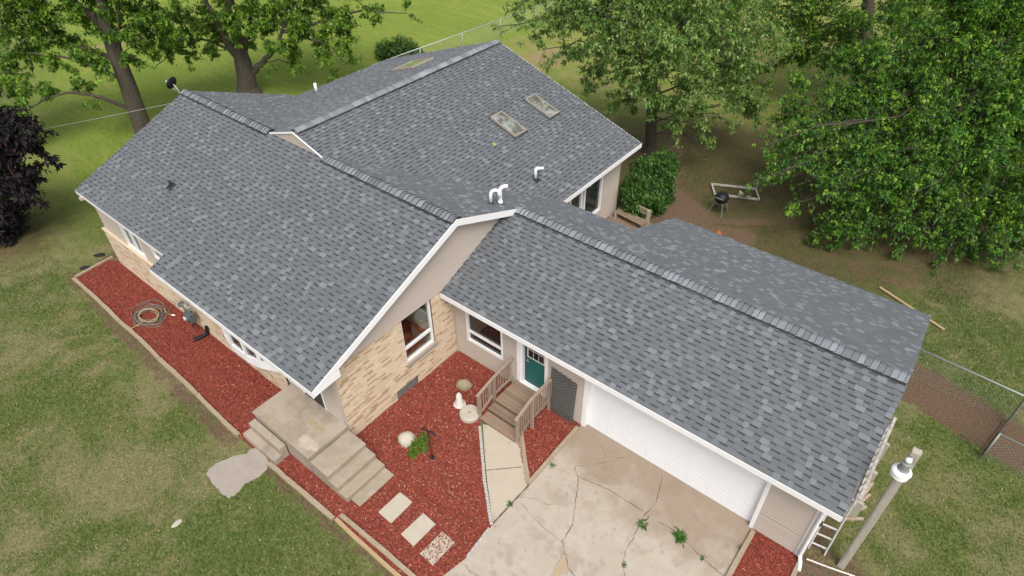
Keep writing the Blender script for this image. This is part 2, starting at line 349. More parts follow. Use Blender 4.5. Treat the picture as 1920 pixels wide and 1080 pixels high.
def patchy(x, y):
    s_ = 0; a = 1; t = 0
    for k, f in enumerate((.45, .95, 1.9, 3.9)):
        s_ = s_+a*vnoise(x*f+17*k, y*f-9*k, k+3); t += a; a *= .85
    n_ = s_/t
    lush = np.exp(-(((x-1.5)/4.5)**2+((y+3.6)/1.6)**2))+.8*np.exp(-(((x-13)/2)**2+((y-9)/2.5)**2))      # greener spots near the beds
    return np.clip((n_-.36)/.30, 0, 1)*.85-.35*lush
gx = np.concatenate([np.array([-3000, -300, -160, -100, -75, -60]), np.arange(-50, 24, .25), np.array([26, 30, 40, 60, 100, 200, 3000])])
gy = np.concatenate([np.array([-3000, -200, -80, -40, -20, -14]), np.arange(-11, 48, .25), np.array([50, 56, 64, 80, 120, 200, 3000])])
X, Y = np.meshgrid(gx, gy); V = np.stack([X, Y, X*0], -1).reshape(-1, 3)
ii = np.arange(len(gx)*len(gy)).reshape(len(gy), len(gx))
Q = np.stack([ii[:-1, :-1], ii[:-1, 1:], ii[1:, 1:], ii[1:, :-1]], -1).reshape(-1, 4)
d_, y_, b_ = lawn_masks(V[:, 0], V[:, 1])
lme = np_mesh('lawn', V, Q, np.stack([d_, y_, b_], -1)); at_ = lme.attributes.new('Patch', 'FLOAT', 'POINT'); at_.data.foreach_set('value', patchy(V[:, 0], V[:, 1]).astype(np.float32))
litter = lambda x, y: np.maximum(np.exp(-(((x-4.5)/9.5)**2+((y-20)/6.2)**2)**2)*(1-.5*np.exp(-(((x-13)/3)**2+((y-14)/2)**2))), .7*np.exp(-(((x+18)/2.6)**2+((y+2.0)/2.4)**2)))  # leaf litter; second spot also paints the purple maple's shade into the ground
at_ = lme.attributes.new('LitterShade', 'FLOAT', 'POINT'); at_.data.foreach_set('value', litter(V[:, 0], V[:, 1]).astype(np.float32))
tag(link('lawn', lme, M['lawn']), kind='structure')
def inside(poly, x, y):
    r = np.zeros(x.shape, bool); n = len(poly)
    for i in range(n):
        x0, y0 = poly[i]; x1, y1 = poly[(i+1) % n]
        if y0 == y1: continue
        c = ((y0 > y) != (y1 > y)) & (x < (x1-x0)*(y-y0)/(y1-y0)+x0); r ^= c
    return r
def sheet(name, poly, z, m, th=0.0):
    b = MB(); b.prism([tuple(q) for q in poly], 2, z-th if th else z-.012, z); return b.build(name, m)
# mulch beds
BED = [(-13.63, -1.6), (-2.45, -1.88), (-1.0, -1.9), (4.6, -1.85), (4.85, -.55), (4.80, .5), (4.33, .91), (3.82, 1.36), (3.16, 2.02), (2.45, 2.72), (2.45, YC+.1), (.0, YC+.1), (-.05, .05), (-13.2, .05), (-13.75, -.3)]
TRI = [(3.45, 3.1), (4.82, 1.96), (4.78, YC+.1), (3.45, YC+.1)]
RB = [(9.98, YC+.05), (9.98, 1.5), (11.12, 1.5), (11.1, YC+.05)]
for pl in (BED, TRI, RB): tag(sheet('mulch_bed', pl, .02, M['mulch']), kind='structure')
tag(sheet('leaf_litter', [(11.2, 4.42), (11.2, 2.5), (12.6, 2.5), (12.3, 4.55)], .012, M['litter']), kind='structure')
# driveway and walk
DRV = [(4.80, YC+.15), (4.84, 1.95), (4.80, .5), (4.85, -.55), (4.55, -2.0), (4.9, -8), (9.95, -8), (9.92, YC-.02), (9.92, YC+.15)]
b = MB(); b.prism(DRV, 2, -.1, .036)
def px4(x, y): return (x/4+1000, y/4+810)
def px5(x, y): return (x/4+600, y/4+810)
cracks = [[px4(*q) for q in c] for c in ([(305, 260), (400, 250), (480, 240), (600, 215), (715, 180)], [(440, 20), (510, 100), (545, 190)],
  [(305, 260), (340, 330), (330, 440), (310, 560), (300, 680), (220, 825), (235, 900), (265, 1030), (330, 1110)], [(340, 330), (450, 385), (560, 430), (640, 480), (770, 560), (830, 600)],
  [(965, 325), (945, 430), (915, 540), (880, 580), (840, 620), (800, 680), (750, 800), (690, 890), (670, 1000), (700, 1150)], [(-100, 530), (0, 640), (80, 720), (210, 820)],
  [(930, 670), (1040, 730), (1150, 830), (1270, 940), (1400, 1060), (1440, 1090)], [(235, 900), (180, 985), (140, 1080), (120, 1120)])]
cracks += [[px5(*q) for q in c] for c in ([(1500, 490), (1620, 500), (1700, 545), (1860, 545)], [(1075, 990), (1120, 1040), (1190, 1080), (1260, 1150)])]
rc = random.Random(3)
for ci, c in enumerate(cracks):
    P = [G(u, v, .036)[:2] for u, v in c]; fine = []
    for p, q in zip(P, P[1:]):
        n = max(2, int(np.linalg.norm(q-p)/.07))
        for k in range(n):
            fine.append(p+(q-p)*k/n+np.array([rc.gauss(0, .011), rc.gauss(0, .011)]))
    fine.append(P[-1])
    wd = [(.017 if ci in (2, 3, 4, 6) else .010)*rc.uniform(.25, 1.5) for _ in fine]
    for i in range(len(fine)-1):
        d = fine[i+1]-fine[i]; nn = np.array([-d[1], d[0]])/(np.linalg.norm(d)+1e-9)
        a, e = fine[i], fine[i+1]
        b.face([(*(a-nn*wd[i]/2), .0405), (*(e-nn*wd[i+1]/2), .0405), (*(e+nn*wd[i+1]/2), .0405), (*(a+nn*wd[i]/2), .0405)], m=1)
tri = [G(*px4(*q), .0385)[:2] for q in ((232, 905), (262, 1030), (200, 1080), (140, 1080))]
b.face([(x, y, .0385) for x, y in tri], m=2)
tag(b.build('driveway', [M['drive'], M['crack'], M['patch']]), kind='structure')
WALK = [(2.62, 2.78), (3.45, 3.3), (3.47, 3.25), (4.82, 1.95), (4.79, .5), (4.35, .95), (3.87, 1.4), (3.2, 2.07), (2.58, 2.68)]
WALK = [(2.58, 2.72), (3.2, 2.07), (3.87, 1.4), (4.37, .94), (4.77, .53), (4.80, 1.94), (3.52, 3.24), (3.45, 3.3)]
j0, j1 = G(912, 883)[:2], G(978, 877)[:2]
b = MB(); b.prism(WALK, 2, -.1, .03)
nn = (j1-j0)/np.linalg.norm(j1-j0); pp = np.array([-nn[1], nn[0]])*.012
b.face([(*(j0-pp), .0345), (*(j1-pp), .0345), (*(j1+pp), .0345), (*(j0+pp), .0345)], m=1)
e0, e1 = np.array([4.79, .52]), np.array([4.82, 1.95])
b.face([(e0[0]-.03, e0[1], .041), (e0[0]+.02, e0[1], .041), (e1[0]+.02, e1[1], .041), (e1[0]-.02, e1[1], .041)], m=1)
tag(b.build('walkway', [M['slab'], M['crack']]), kind='structure')
_pr = random.Random(6)
pad = [G(u/4+200, v/4+810)[:2] for u, v in ((750, 315), (770, 280), (830, 235), (960, 180), (1050, 165), (1090, 125), (1140, 120), (1225, 235), (1200, 290), (1130, 345), (1050, 385), (1000, 445), (960, 480), (915, 500), (870, 470), (840, 430), (790, 390))]
pad2 = []
for _a, _b in zip(pad, pad[1:]+pad[:1]):
    for _k in range(4): pad2.append(_a+(_b-_a)*_k/4+np.array([_pr.gauss(0, .008), _pr.gauss(0, .008)]))
pad = pad2
M['pad'] = mat('weathered_pad', (.31, .272, .235), .95, noise=[(3, .4, .7, .5, (.22, .19, .165)), (90, .4, .7, .4, (.38, .33, .28))], bump=(90, .4, .004))
tag(sheet('concrete_pad', pad, .022, M['pad']), kind='structure')
# ------------------------------------------------------------------ mulch chips and grass blades (uncountable)
def quads_flat(P, ang, ln, wd, tilt, zlift):
    n = len(P); a = np.stack([np.cos(ang), np.sin(ang), tilt], -1)*ln[:, None]/2; c = np.stack([-np.sin(ang), np.cos(ang), RNG.uniform(-.4, .4, n)], -1)*wd[:, None]/2
    P = P+np.array([0, 0, 1])*zlift[:, None]
    V = np.stack([P-a-c, P+a-c, P+a+c, P-a+c], 1).reshape(-1, 3); Q = np.arange(n*4).reshape(n, 4); return V, Q
def scatter(poly, dens):
    p = np.array(poly); lo, hi = p.min(0), p.max(0); n = int(dens*np.prod(hi-lo)); q = RNG.uniform(lo, hi, (n, 2)); return q[inside(poly, q[:, 0], q[:, 1])]
pts = np.concatenate([scatter(BED, 1500), scatter(TRI, 1500), scatter(RB, 1500)])
spill = pts[RNG.random(len(pts)) < .035]; pts = np.concatenate([pts, spill+RNG.normal(0, .16, spill.shape)])
keep = ~((pts[:, 0] > -2.4) & (pts[:, 0] < .1) & (pts[:, 1] < .1) & (pts[:, 1] > -1.33)) & ~((pts[:, 0] > -2.4) & (pts[:, 0] < -.9) & (pts[:, 1] < -1.2)) & ~((pts[:, 0] >= 0) & (pts[:, 0] < 1.6) & (pts[:, 1] < 0) & (pts[:, 1] > -1.33)) & ~(pts[:, 1] > YC) & ~((pts[:, 1] > 0) & (pts[:, 0] < 0))
steps_px = [[px5(*q) for q in c] for c in ([(600, 450), (693, 525), (533, 685), (437, 600)], [(775, 607), (867, 690), (700, 857), (607, 765)], [(917, 745), (1010, 825), (847, 1000), (750, 910)])]
SST = [[tuple(G(u, v, .05)[:2]) for u, v in c] for c in steps_px]
keep &= ~inside(SST[0], pts[:, 0], pts[:, 1]) & ~(inside(SST[1], pts[:, 0], pts[:, 1]) & (pts[:, 1] > -1.32+0*pts[:, 0]) )
in3 = inside(SST[2], pts[:, 0], pts[:, 1]) | inside(SST[1], pts[:, 0], pts[:, 1])
keep &= ~(in3 & (RNG.random(len(pts)) < .62))
pts = pts[keep]; n = len(pts); in3 = inside(SST[2], pts[:, 0], pts[:, 1]) | inside(SST[1], pts[:, 0], pts[:, 1])
zl = RNG.uniform(.004, .03, n)+np.where(in3, .033, 0)
V, Q = quads_flat(np.column_stack([pts, np.full(n, .022)]), RNG.uniform(0, 6.28, n), RNG.uniform(.02, .075, n), RNG.uniform(.006, .018, n), RNG.uniform(-.35, .35, n), zl)
k = RNG.random(n); base = np.array([.25, .057, .038])[None]*RNG.uniform(.35, 1.65, n)[:, None]
near = 1-sm(np.hypot(pts[:, 0]-1.5, (pts[:, 1]-1.0)*.8), 1.5, 8)
pale = k < (.012+.032*near); base[pale] = np.array([.50, .33, .20])[None]*RNG.uniform(.5, 1.25, (pale.sum(), 1))
tag(link('mulch_chips', np_mesh('mulch_chips', V, Q, np.repeat(base, 4, 0)), M['chip']), 'red bark chips strewn over the beds', 'mulch', kind='stuff')
# grass
def grass_points(n, x0, x1, y0, y1):
    p = np.column_stack([RNG.uniform(x0, x1, n), RNG.uniform(y0, y1, n)])
    bad = np.zeros(n, bool)
    for pl in (BED, TRI, RB, DRV, WALK, [tuple(q) for q in pad]): bad |= inside(pl, p[:, 0], p[:, 1])
    x, y = p.T
    bad |= (x > -13.2) & (x < 11.2) & (y > -.2) & (y < 9.6) | (x > -13.4) & (x < .1) & (y > 4) & (y < 14.3) | (x > 3.2) & (x < 11.1) & (y > 4) & (y < 12.5)
    return p[~bad]
gp = np.concatenate([grass_points(150000, -16, 5.2, -9, -1.5), grass_points(90000, 11, 18, 2, 18), grass_points(30000, -24, -12.8, -6, 12), grass_points(45000, -1, 14, 12.5, 22)])
d_, y_, b_ = lawn_masks(gp[:, 0], gp[:, 1])
pt_ = patchy(gp[:, 0], gp[:, 1])+.55*(vnoise(gp[:, 0]*7, gp[:, 1]*7, 31)-.5); cl = 1-1.6*pt_+RNG.normal(0, .25, len(gp))
keep = (RNG.random(len(gp)) > d_*1.25) & (RNG.random(len(gp)) < .52+.33*cl); gp = gp[keep]; d_, y_, b_, cl = d_[keep], y_[keep], b_[keep], cl[keep]
n = len(gp); ang = RNG.uniform(0, 6.28, n); h = RNG.uniform(.02, .06, n)*(1+.3*cl.clip(-1, 1)); wd = RNG.uniform(.007, .017, n); lean = RNG.uniform(.2, 1.1, n)
P = np.column_stack([gp, np.zeros(n)]); a = np.stack([np.cos(ang), np.sin(ang), 0*ang], -1); c = np.stack([-np.sin(ang), np.cos(ang), 0*ang], -1)
V = np.stack([P-c*wd[:, None], P+c*wd[:, None], P+a*(h*lean)[:, None]+np.array([0, 0, 1])*h[:, None]], 1).reshape(-1, 3)
lt_ = litter(gp[:, 0], gp[:, 1])  # litter and painted maple shade, dims the blades
gc = np.where((RNG.random(n) < .36+.4*y_-.34*cl)[:, None], np.array([.27, .23, .13])[None], np.where(b_[:, None] > .5, np.array([.15, .20, .03])[None], np.array([.10, .16, .036])[None]))*RNG.uniform(.72, 1.35, (n, 1))*(1-.5*lt_[:, None])
tag(link('grass', np_mesh('grass', V, np.arange(n*3).reshape(n, 3), np.repeat(gc, 3, 0)), M['grassblade']), 'short patchy grass of the lawn', 'grass', kind='stuff')
# ------------------------------------------------------------------ house
HOUSE = empty('house', (0, 0, 0), 'single storey house with grey shingle roofs, tan brick and beige siding, attached white garage', 'house')
rs = random.Random(5)
def shingles(name, O, A, Sv, length, ranges, seed=0, course=.143, lights=(1.28, 1.42)):
    O, A, Sv = [np.array(q, float) for q in (O, A, Sv)]
    A /= np.linalg.norm(A); Sv /= np.linalg.norm(Sv); Nn = np.cross(A, Sv); Nn = Nn if Nn[2] > 0 else -Nn
    r = random.Random(seed); V = []; C = []
    def quad(u0, u1, s0, s1, h0, h1, c):
        V.extend([O+A*u0+Sv*s0+Nn*h0, O+A*u1+Sv*s0+Nn*h0, O+A*u1+Sv*s1+Nn*h1, O+A*u0+Sv*s1+Nn*h1]); C.append(c)
    def lip(u0, u1, s0, h0, h1, c):
        V.extend([O+A*u0+Sv*s0+Nn*h0, O+A*u1+Sv*s0+Nn*h0, O+A*u1+Sv*s0+Nn*h1, O+A*u0+Sv*s0+Nn*h1]); C.append(c)
    nrow = int(math.ceil(length/course))
    for i in range(nrow):
        s0 = i*course; s1 = min((i+1)*course, length)
        rg = ranges((s0+s1)/2)
        if rg is None: continue
        ua, ub = rg
        if ub-ua < .02: continue
        u = ua-r.uniform(0, .3); tooth = r.random() < .5; rowg = r.uniform(.96, 1.04)
        while u < ub:
            ln = r.choice((.12, .16, .20, .24, .15)) if tooth else r.choice((.14, .17, .19, .22))
            a0, a1 = max(u, ua), min(u+ln, ub)
            if a1 > a0:
                if tooth:
                    g = rowg*r.choice((.92, 1.0, 1.0, 1.05, 1.1, *lights, .88)); t = r.uniform(-.02, .02)
                    c = (g*(1-t), g, g*(1+t))
                    quad(a0, a1, s0, s1+.008, .026, .008, c); lip(a0, a1, s0, .0, .026, (.3, .3, .31))
                    for ue in (a0, a1):
                        V.extend([O+A*ue+Sv*s0+Nn*.008, O+A*ue+Sv*s0+Nn*.026, O+A*ue+Sv*s1+Nn*.008, O+A*ue+Sv*s1+Nn*.002]); C.append((.6, .6, .62))
                else:
                    g = rowg*r.choice((.9, .95, 1.0, .93)); c = (g, g, g)
                    quad(a0, a1, s0, s1-.036, .019, .004, c); lip(a0, a1, s0, .0, .019, (.35, .35, .36))
                    d = r.uniform(.2, .42); quad(a0, a1, s1-.036, s1+.002, .004, .018, (d, d, d*1.05))
            u += ln; tooth = not tooth
    V = np.array(V); Q = np.arange(len(V)).reshape(-1, 4)
    return link(name, np_mesh(name, V, Q, np.array(C), dom='FACE'), M['shingle'], HOUSE)
cs = lambda s_: math.sqrt(1+s_*s_)
# front slope of the main roof (its lower part reaches further out)
Sv = np.array([0, 1, SF])/cs(SF); LF = (YR+OE)*cs(SF)
shingles('roof_slope', (0, -OE, Z1), (1, 0, 0), Sv, LF-.02, lambda s: (XJ if -OE+s/cs(SF) < E2-.01 else XL, RX), 1)
Sv = np.array([0, -1, SR])/cs(SR); LR = (YB-YR)*cs(SR)
def rear_rng(s):
    y = YB-s/cs(SR)
    if y > YB2: return (XB, XGE)
    if y > YG: return (XL, XGE)
    return (XL, RX)
shingles('roof_slope', (0, YB, ZB(YB)), (1, 0, 0), Sv, LR-.02, rear_rng, 2, lights=(1.5, 1.7, 1.35))  # lighter tile tones paint the grazing sheen into the rear slope
Sv = np.array([0, 1, SG])/cs(SG)
shingles('roof_slope', (0, YGE, ZGE), (1, 0, 0), Sv, (YG-YGE)*cs(SG)-.02, lambda s: (.012, XGE), 3)
Sv = np.array([-1, 0, SW])/cs(SW); LW = (XE-XW)*cs(SW)
def wing_rng(s):
    z = ZWE+SW*s/cs(SW); return (max(YT, YR+(ZR-z)/SR-.25), YW)
shingles('roof_slope', (XE, 0, ZWE), (0, 1, 0), Sv, LW-.02, wing_rng, 4)
shingles('roof_slope', (2*XW-XE, 0, ZWE), (0, 1, 0), np.array([1, 0, SW])/cs(SW), LW-.02, wing_rng, 5, lights=(1.5, 1.7, 1.35))  # far slope likewise: sheen painted in as lighter tiles
M['drip'] = mat('grey_drip_edge', (.16, .165, .17), .7)
# decks under the shingles (real thickness)
b = MB(); T = .07; e = .006
def slab(poly):     # poly of 3-D points on a slope, thickened downwards
    t = [np.array(q, float)-np.array([0, 0, e]) for q in poly]; lo = [q-np.array([0, 0, T]) for q in t]
    b.face(t); b.face(lo[::-1])
    for i in range(len(t)): j = (i+1) % len(t); b.face([lo[i], lo[j], t[j], t[i]])
slab([(XJ, -OE, Z1), (RX, -OE, Z1), (RX, YR, ZR), (XL, YR, ZR), (XL, E2, ZF(E2)), (XJ, E2, ZF(E2))])
slab([(XL, YR, ZR), (RX, YR, ZR), (RX, YG, ZG), (XGE, YG, ZG), (XGE, YB, ZB(YB)), (XB, YB, ZB(YB)), (XB, YB2, ZB(YB2)), (XL, YB2, ZB(YB2))])
slab([(.012, YGE, ZGE), (XGE, YGE, ZGE), (XGE, YG, ZG), (.012, YG, ZG)])
yv = YR+(ZR-ZWE)/SR
slab([(XE, yv-.2, ZWE), (XE, YW, ZWE), (XW, YW, ZW), (XW, YT, ZW), (XW+(ZW-ZR)/SW, YT, ZR)])
slab([(2*XW-XE, yv-.2, ZWE), (2*XW-XE, YW, ZWE), (XW, YW, ZW), (XW, YT, ZW), (XW-(ZW-ZR)/SW, YT, ZR)])
b.build('roof_deck', M['drip'], HOUSE)
# ridge caps: overlapping folded shingles on a raised vent
def ridge(p, q, sf, sb, fdir, seed):
    """p->q along the ridge, fdir = horizontal unit of the front slope, sf / sb slopes"""
    p, q, fd = np.array(p, float), np.array(q, float), np.array(fdir, float); d = q-p; L = np.linalg.norm(d); d /= L
    b = MB(); r = random.Random(seed); up = np.array([0, 0, 1.])
    # vent base; outer black strips also paint in the shadow under the caps
    wv = .125
    for dr, sl in ((fd, sf), (-fd, sb)):
        A = p+up*.0; o = dr*wv-up*sl*wv
        b.face([p+up*.055, q+up*.055, q+o+up*.03, p+o+up*.03], (.25, .25, .26)); b.face([p+o-up*.02, q+o-up*.02, q+o+up*.03, p+o+up*.03], (.10, .10, .10))
        o1 = dr*.165-up*sl*.165; o2 = dr*.212-up*sl*.212; b.face([p+o1+up*.05, q+o1+up*.05, q+o2+up*.024, p+o2+up*.024], (.07, .07, .07)); b.face([p+o2+up*.024, q+o2+up*.024, q+o2-up*.01, p+o2-up*.01], (.07, .07, .07))
    u = 0; k = 0
    while u < L:
        ln = r.choice((.142, .142, .142, .2)); u1 = min(u+ln+.03, L+.01); g = r.choice((1.2, 1.45, 1.6, 1.8, 2.0, 1.5, 1.15)); a0 = p+d*u; a1 = p+d*u1
        h0, h1 = .088, .058
        ww = .18+r.uniform(-.008, .008)
        for dr, sl in ((fd, sf), (-fd, sb)):
            o = dr*ww-up*sl*ww*.97; m_ = dr*ww*.4-up*sl*ww*.30
            b.face([a0+up*h1, a1+up*h0, a1+m_+up*h0, a0+m_+up*h1], (g, g, g*1.01)); b.face([a0+m_+up*h1, a1+m_+up*h0, a1+o+up*h0*.8, a0+o+up*h1*.8], (g, g, g*1.01))
            e_ = d*.016; b.face([a1+e_+up*(h0-.028), a1+e_+m_+up*(h0-.028), a1+m_+up*h0, a1+up*h0], (.2, .2, .2)); b.face([a1+e_+m_+up*(h0-.028), a1+e_+o+up*(h0*.8-.028), a1+o+up*h0*.8, a1+m_+up*h0], (.2, .2, .2))
            b.face([a0+o+up*(h1*.8-.02), a1+o+up*(h0*.8-.02), a1+o+up*h0*.8, a0+o+up*h1*.8], (.16, .16, .16))
        u += ln; k += 1
    return b.build('ridge_cap', M['shingle'], HOUSE)
ridge((XL, YR, ZR), (XW-(ZW-ZR)/SW-.1, YR, ZR), SF, SR, (0, -1, 0), 1)
ridge((XW+(ZW-ZR)/SW+.05, YR, ZR), (RX-.0, YR, ZR), SF, SR, (0, -1, 0), 2)
ridge((RX+.02, YG, ZG), (XGE-.03, YG, ZG), SG, SR, (0, -1, 0), 3)
ridge((XW, YT+.04, ZW), (XW, YW-.02, ZW), SW, SW, (1, 0, 0), 4)
# fascia and rake boards
b = MB()
b.box(XJ, RX-.026, -OE-.022, -OE-.002, Z1-.16, Z1-.005); b.box(XL, XJ-.002, E2-.022, E2-.002, ZF(E2)-.15, ZF(E2)-.005)
b.build('fascia', M['white'], HOUSE)
b = MB(); b.box(.03, XGE+.0, YGE-.024, YGE-.003, ZGE-.17, ZGE-.004); b.build('fascia', M['white'], HOUSE)
b = MB(); b.box(XE+.003, XE+.024, yv+.02, YW+.02, ZWE-.17, ZWE-.004); b.build('fascia', M['white'], HOUSE)
def rake(x0, x1, pts, drop, name='rake_board'):
    b = MB()
    for (ya, za), (yb, zb) in zip(pts, pts[1:]):
        b.prism([(ya, za), (yb, zb), (yb, zb-drop), (ya, za-drop)], 0, x0, x1)
    return b.build(name, M['white'], HOUSE)
rake(RX+.002, RX+.026, [(-OE-.02, Z1+.008), (YR, ZR+.008), (YG-.02, ZG+.012)], .21)
rake(XL+.01, XL+.034, [(E2-.0, ZF(E2)-.08), (YR, ZR-.08), (yv+.05, ZWE-.08)], .13)
rake(XGE-.04, XGE-.016, [(YGE+.01, ZGE-.08), (YG, ZG-.08), (YB, ZB(YB)-.08)], .13)
b = MB()     # boxed eave return at the brick gable
b.prism([(-OE-.02, Z1-.17), (.06, Z1-.12), (.06, Z1+.10), (-OE+.16, Z1-.13)], 0, .0, RX+.03); b.build('eave_return', M['white'], HOUSE)
# soffits
b = MB(); b.box(XJ, .0, -OE, -.0, Z1-.135, Z1-.125); b.box(.02, XGE-.02, YGE, YC, ZGE-.15, ZGE-.14); b.build('soffit', M['white'], HOUSE)
# rear wing far rakes + little gable above the main ridge
b = MB()
for sx in (-1, 1):
    p = np.array([XW, YW+.013, ZW-.08]); q = np.array([XW+sx*(XE-XW), YW+.013, ZWE-.08]); b.bar(p, q, .022, .16)
b.build('rake_board', M['white'], HOUSE)
xl, xr = XW-(ZW-ZR)/SW, XW+(ZW-ZR)/SW
b = MB(); b.prism([(xl-.1, ZR-.04), (xr+.1, ZR-.04), (XW, ZW-.02)], 1, YT-.035, YT-.012); b.build('gable_panel', M['siding'], HOUSE)
b = MB()
for xe_ in (xl-.05, xr+.08):
    b.bar((XW, YT-.055, ZW-.012), (xe_, YT-.055, ZR-.012+(.0)), .028, .055)
b.build('gable_trim', M['white'], HOUSE)
# ------------------------------------------------------------------ walls
def cut(a0, a1, z, holes):
    iv = [(a0, a1)]
    for h0, h1, z0, z1 in holes:
        if z0 < z < z1:
            nv = []
            for p, q in iv:
                if h1 <= p or h0 >= q: nv.append((p, q)); continue
                if h0 > p: nv.append((p, h0))
                if h1 < q: nv.append((h1, q))
            iv = nv
    return iv
def frame(O, A, Nn):
    O, A, Nn = [np.array(q, float) for q in (O, A, Nn)]
    return lambda a, n, z: O+A*a+Nn*n+np.array([0, 0, z])
def lb(b, W, a0, a1, n0, n1, z0, z1, c=(1, 1, 1), m=0):
    b.obox(W((a0+a1)/2, (n0+n1)/2, (z0+z1)/2), W(a1, 0, 0)-W(a0, 0, 0), W(0, n1, 0)-W(0, n0, 0), (0, 0, z1-z0), c, m)
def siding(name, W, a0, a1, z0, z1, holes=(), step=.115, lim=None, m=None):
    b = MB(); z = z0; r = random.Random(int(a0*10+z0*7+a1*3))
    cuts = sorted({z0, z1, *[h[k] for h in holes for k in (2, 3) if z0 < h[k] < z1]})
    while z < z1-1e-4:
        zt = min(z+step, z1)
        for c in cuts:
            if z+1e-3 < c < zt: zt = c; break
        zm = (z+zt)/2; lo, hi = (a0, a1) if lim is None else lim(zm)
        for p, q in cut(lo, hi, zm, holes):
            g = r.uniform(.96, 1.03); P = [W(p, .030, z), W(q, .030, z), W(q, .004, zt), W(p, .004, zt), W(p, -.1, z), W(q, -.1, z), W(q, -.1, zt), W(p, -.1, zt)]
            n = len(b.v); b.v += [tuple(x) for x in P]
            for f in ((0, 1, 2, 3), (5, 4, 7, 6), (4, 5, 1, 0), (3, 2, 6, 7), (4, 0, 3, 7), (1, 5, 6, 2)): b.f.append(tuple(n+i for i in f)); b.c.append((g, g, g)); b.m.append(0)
            b.face([W(p, .031, z), W(q, .031, z), W(q, .031-.0035, z+.016), W(p, .031-.0035, z+.016)], (.83, .82, .81))  # darker strip painted along each lap's lower edge for its shadow line
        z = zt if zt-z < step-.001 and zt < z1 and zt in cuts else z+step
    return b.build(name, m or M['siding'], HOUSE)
def brick(name, W, a0, a1, z0, z1, holes=(), ln=.29, ht=.060, gap=.007):
    b = MB(); r = random.Random(9); z = z0; i = 0
    cuts = sorted({z0, z1, *[h[k] for h in holes for k in (2, 3) if z0 < h[k] < z1]})
    for za, zb in zip(cuts, cuts[1:]):
        for p, q in cut(a0, a1, (za+zb)/2, holes): lb(b, W, p, q, -.12, -.006, za, zb, m=1)
    while z < z1-.01:
        zt = min(z+ht, z1); zm = (z+zt)/2
        a = a0-r.uniform(0, ln)
        while a < a1:
            l2 = ln*r.choice((.6, 1, 1, 1.15, 1.15)); k = r.random()
            c = (np.array([.66, .55, .45]) if k < .13 else np.array([.86, .79, .70]) if k < .24 else np.array([1.06, 1.08, 1.1]) if k > .8 else np.array([1, 1, 1]))*r.uniform(.94, 1.06)
            for p, q in cut(max(a, a0), min(a+l2-gap, a1), zm, holes):
                if q-p > .01: lb(b, W, p, q, -.05, .0+r.uniform(0, .006), z, zt-gap, tuple(c))
            a += l2
        z += ht; i += 1
    return b.build(name, [M['brick'], M['mortar']], HOUSE)
WG = frame((0, 0, 0), (0, 1, 0), (1, 0, 0))          # gable wall, faces +X
WF = frame((0, 0, 0), (1, 0, 0), (0, -1, 0))         # front wall, faces -Y
WGA = frame((0, YC, 0), (1, 0, 0), (0, -1, 0))       # garage front
WGR = frame((XG, 0, 0), (0, 1, 0), (1, 0, 0))        # garage end
WW = frame((-.1, 0, 0), (0, 1, 0), (1, 0, 0))        # wing wall, faces +X
GW = (2.40, 3.58, 1.10, 2.82); BW = (1.84, 2.70, .0, .36)
brick('brick_wall', WG, .0, YC-.02, -.05, 2.84, [GW, BW])
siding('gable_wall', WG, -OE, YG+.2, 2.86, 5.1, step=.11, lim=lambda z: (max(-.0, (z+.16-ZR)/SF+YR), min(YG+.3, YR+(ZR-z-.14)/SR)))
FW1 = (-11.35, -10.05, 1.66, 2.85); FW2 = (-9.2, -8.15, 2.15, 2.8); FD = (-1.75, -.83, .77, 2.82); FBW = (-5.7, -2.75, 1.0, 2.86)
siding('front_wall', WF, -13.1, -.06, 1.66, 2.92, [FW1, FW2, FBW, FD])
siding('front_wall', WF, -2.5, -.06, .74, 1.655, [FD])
WFB = frame((0, -.09, 0), (1, 0, 0), (0, -1, 0))
brick('brick_wall', WFB, -13.2, -2.5, -.05, 1.62, [(-5.7, -2.75, 1.0, 1.63)])
b = MB(); b.box(-13.22, -5.72, -.125, .0, 1.622, 1.652); b.box(-2.74, -2.5, -.125, .0, 1.622, 1.652); b.build('brick_ledge', M['brick'], HOUSE)
b = MB(); lb(b, WGA, .3, 11, -.13, -.02, -.1, .0); b.build('foundation', M['concrete'], HOUSE)
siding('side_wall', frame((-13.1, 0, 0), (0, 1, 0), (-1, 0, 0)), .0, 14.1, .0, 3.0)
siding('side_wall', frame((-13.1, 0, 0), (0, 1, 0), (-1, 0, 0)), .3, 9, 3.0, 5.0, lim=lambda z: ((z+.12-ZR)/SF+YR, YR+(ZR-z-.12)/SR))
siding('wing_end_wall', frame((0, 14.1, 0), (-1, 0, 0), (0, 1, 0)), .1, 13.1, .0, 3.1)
siding('wing_end_wall', frame((0, 14.1, 0), (-1, 0, 0), (0, 1, 0)), 0, 13, 3.1, 5.4, lim=lambda z: (-XW-(ZW-z-.12)/SW, -XW+(ZW-z-.12)/SW))
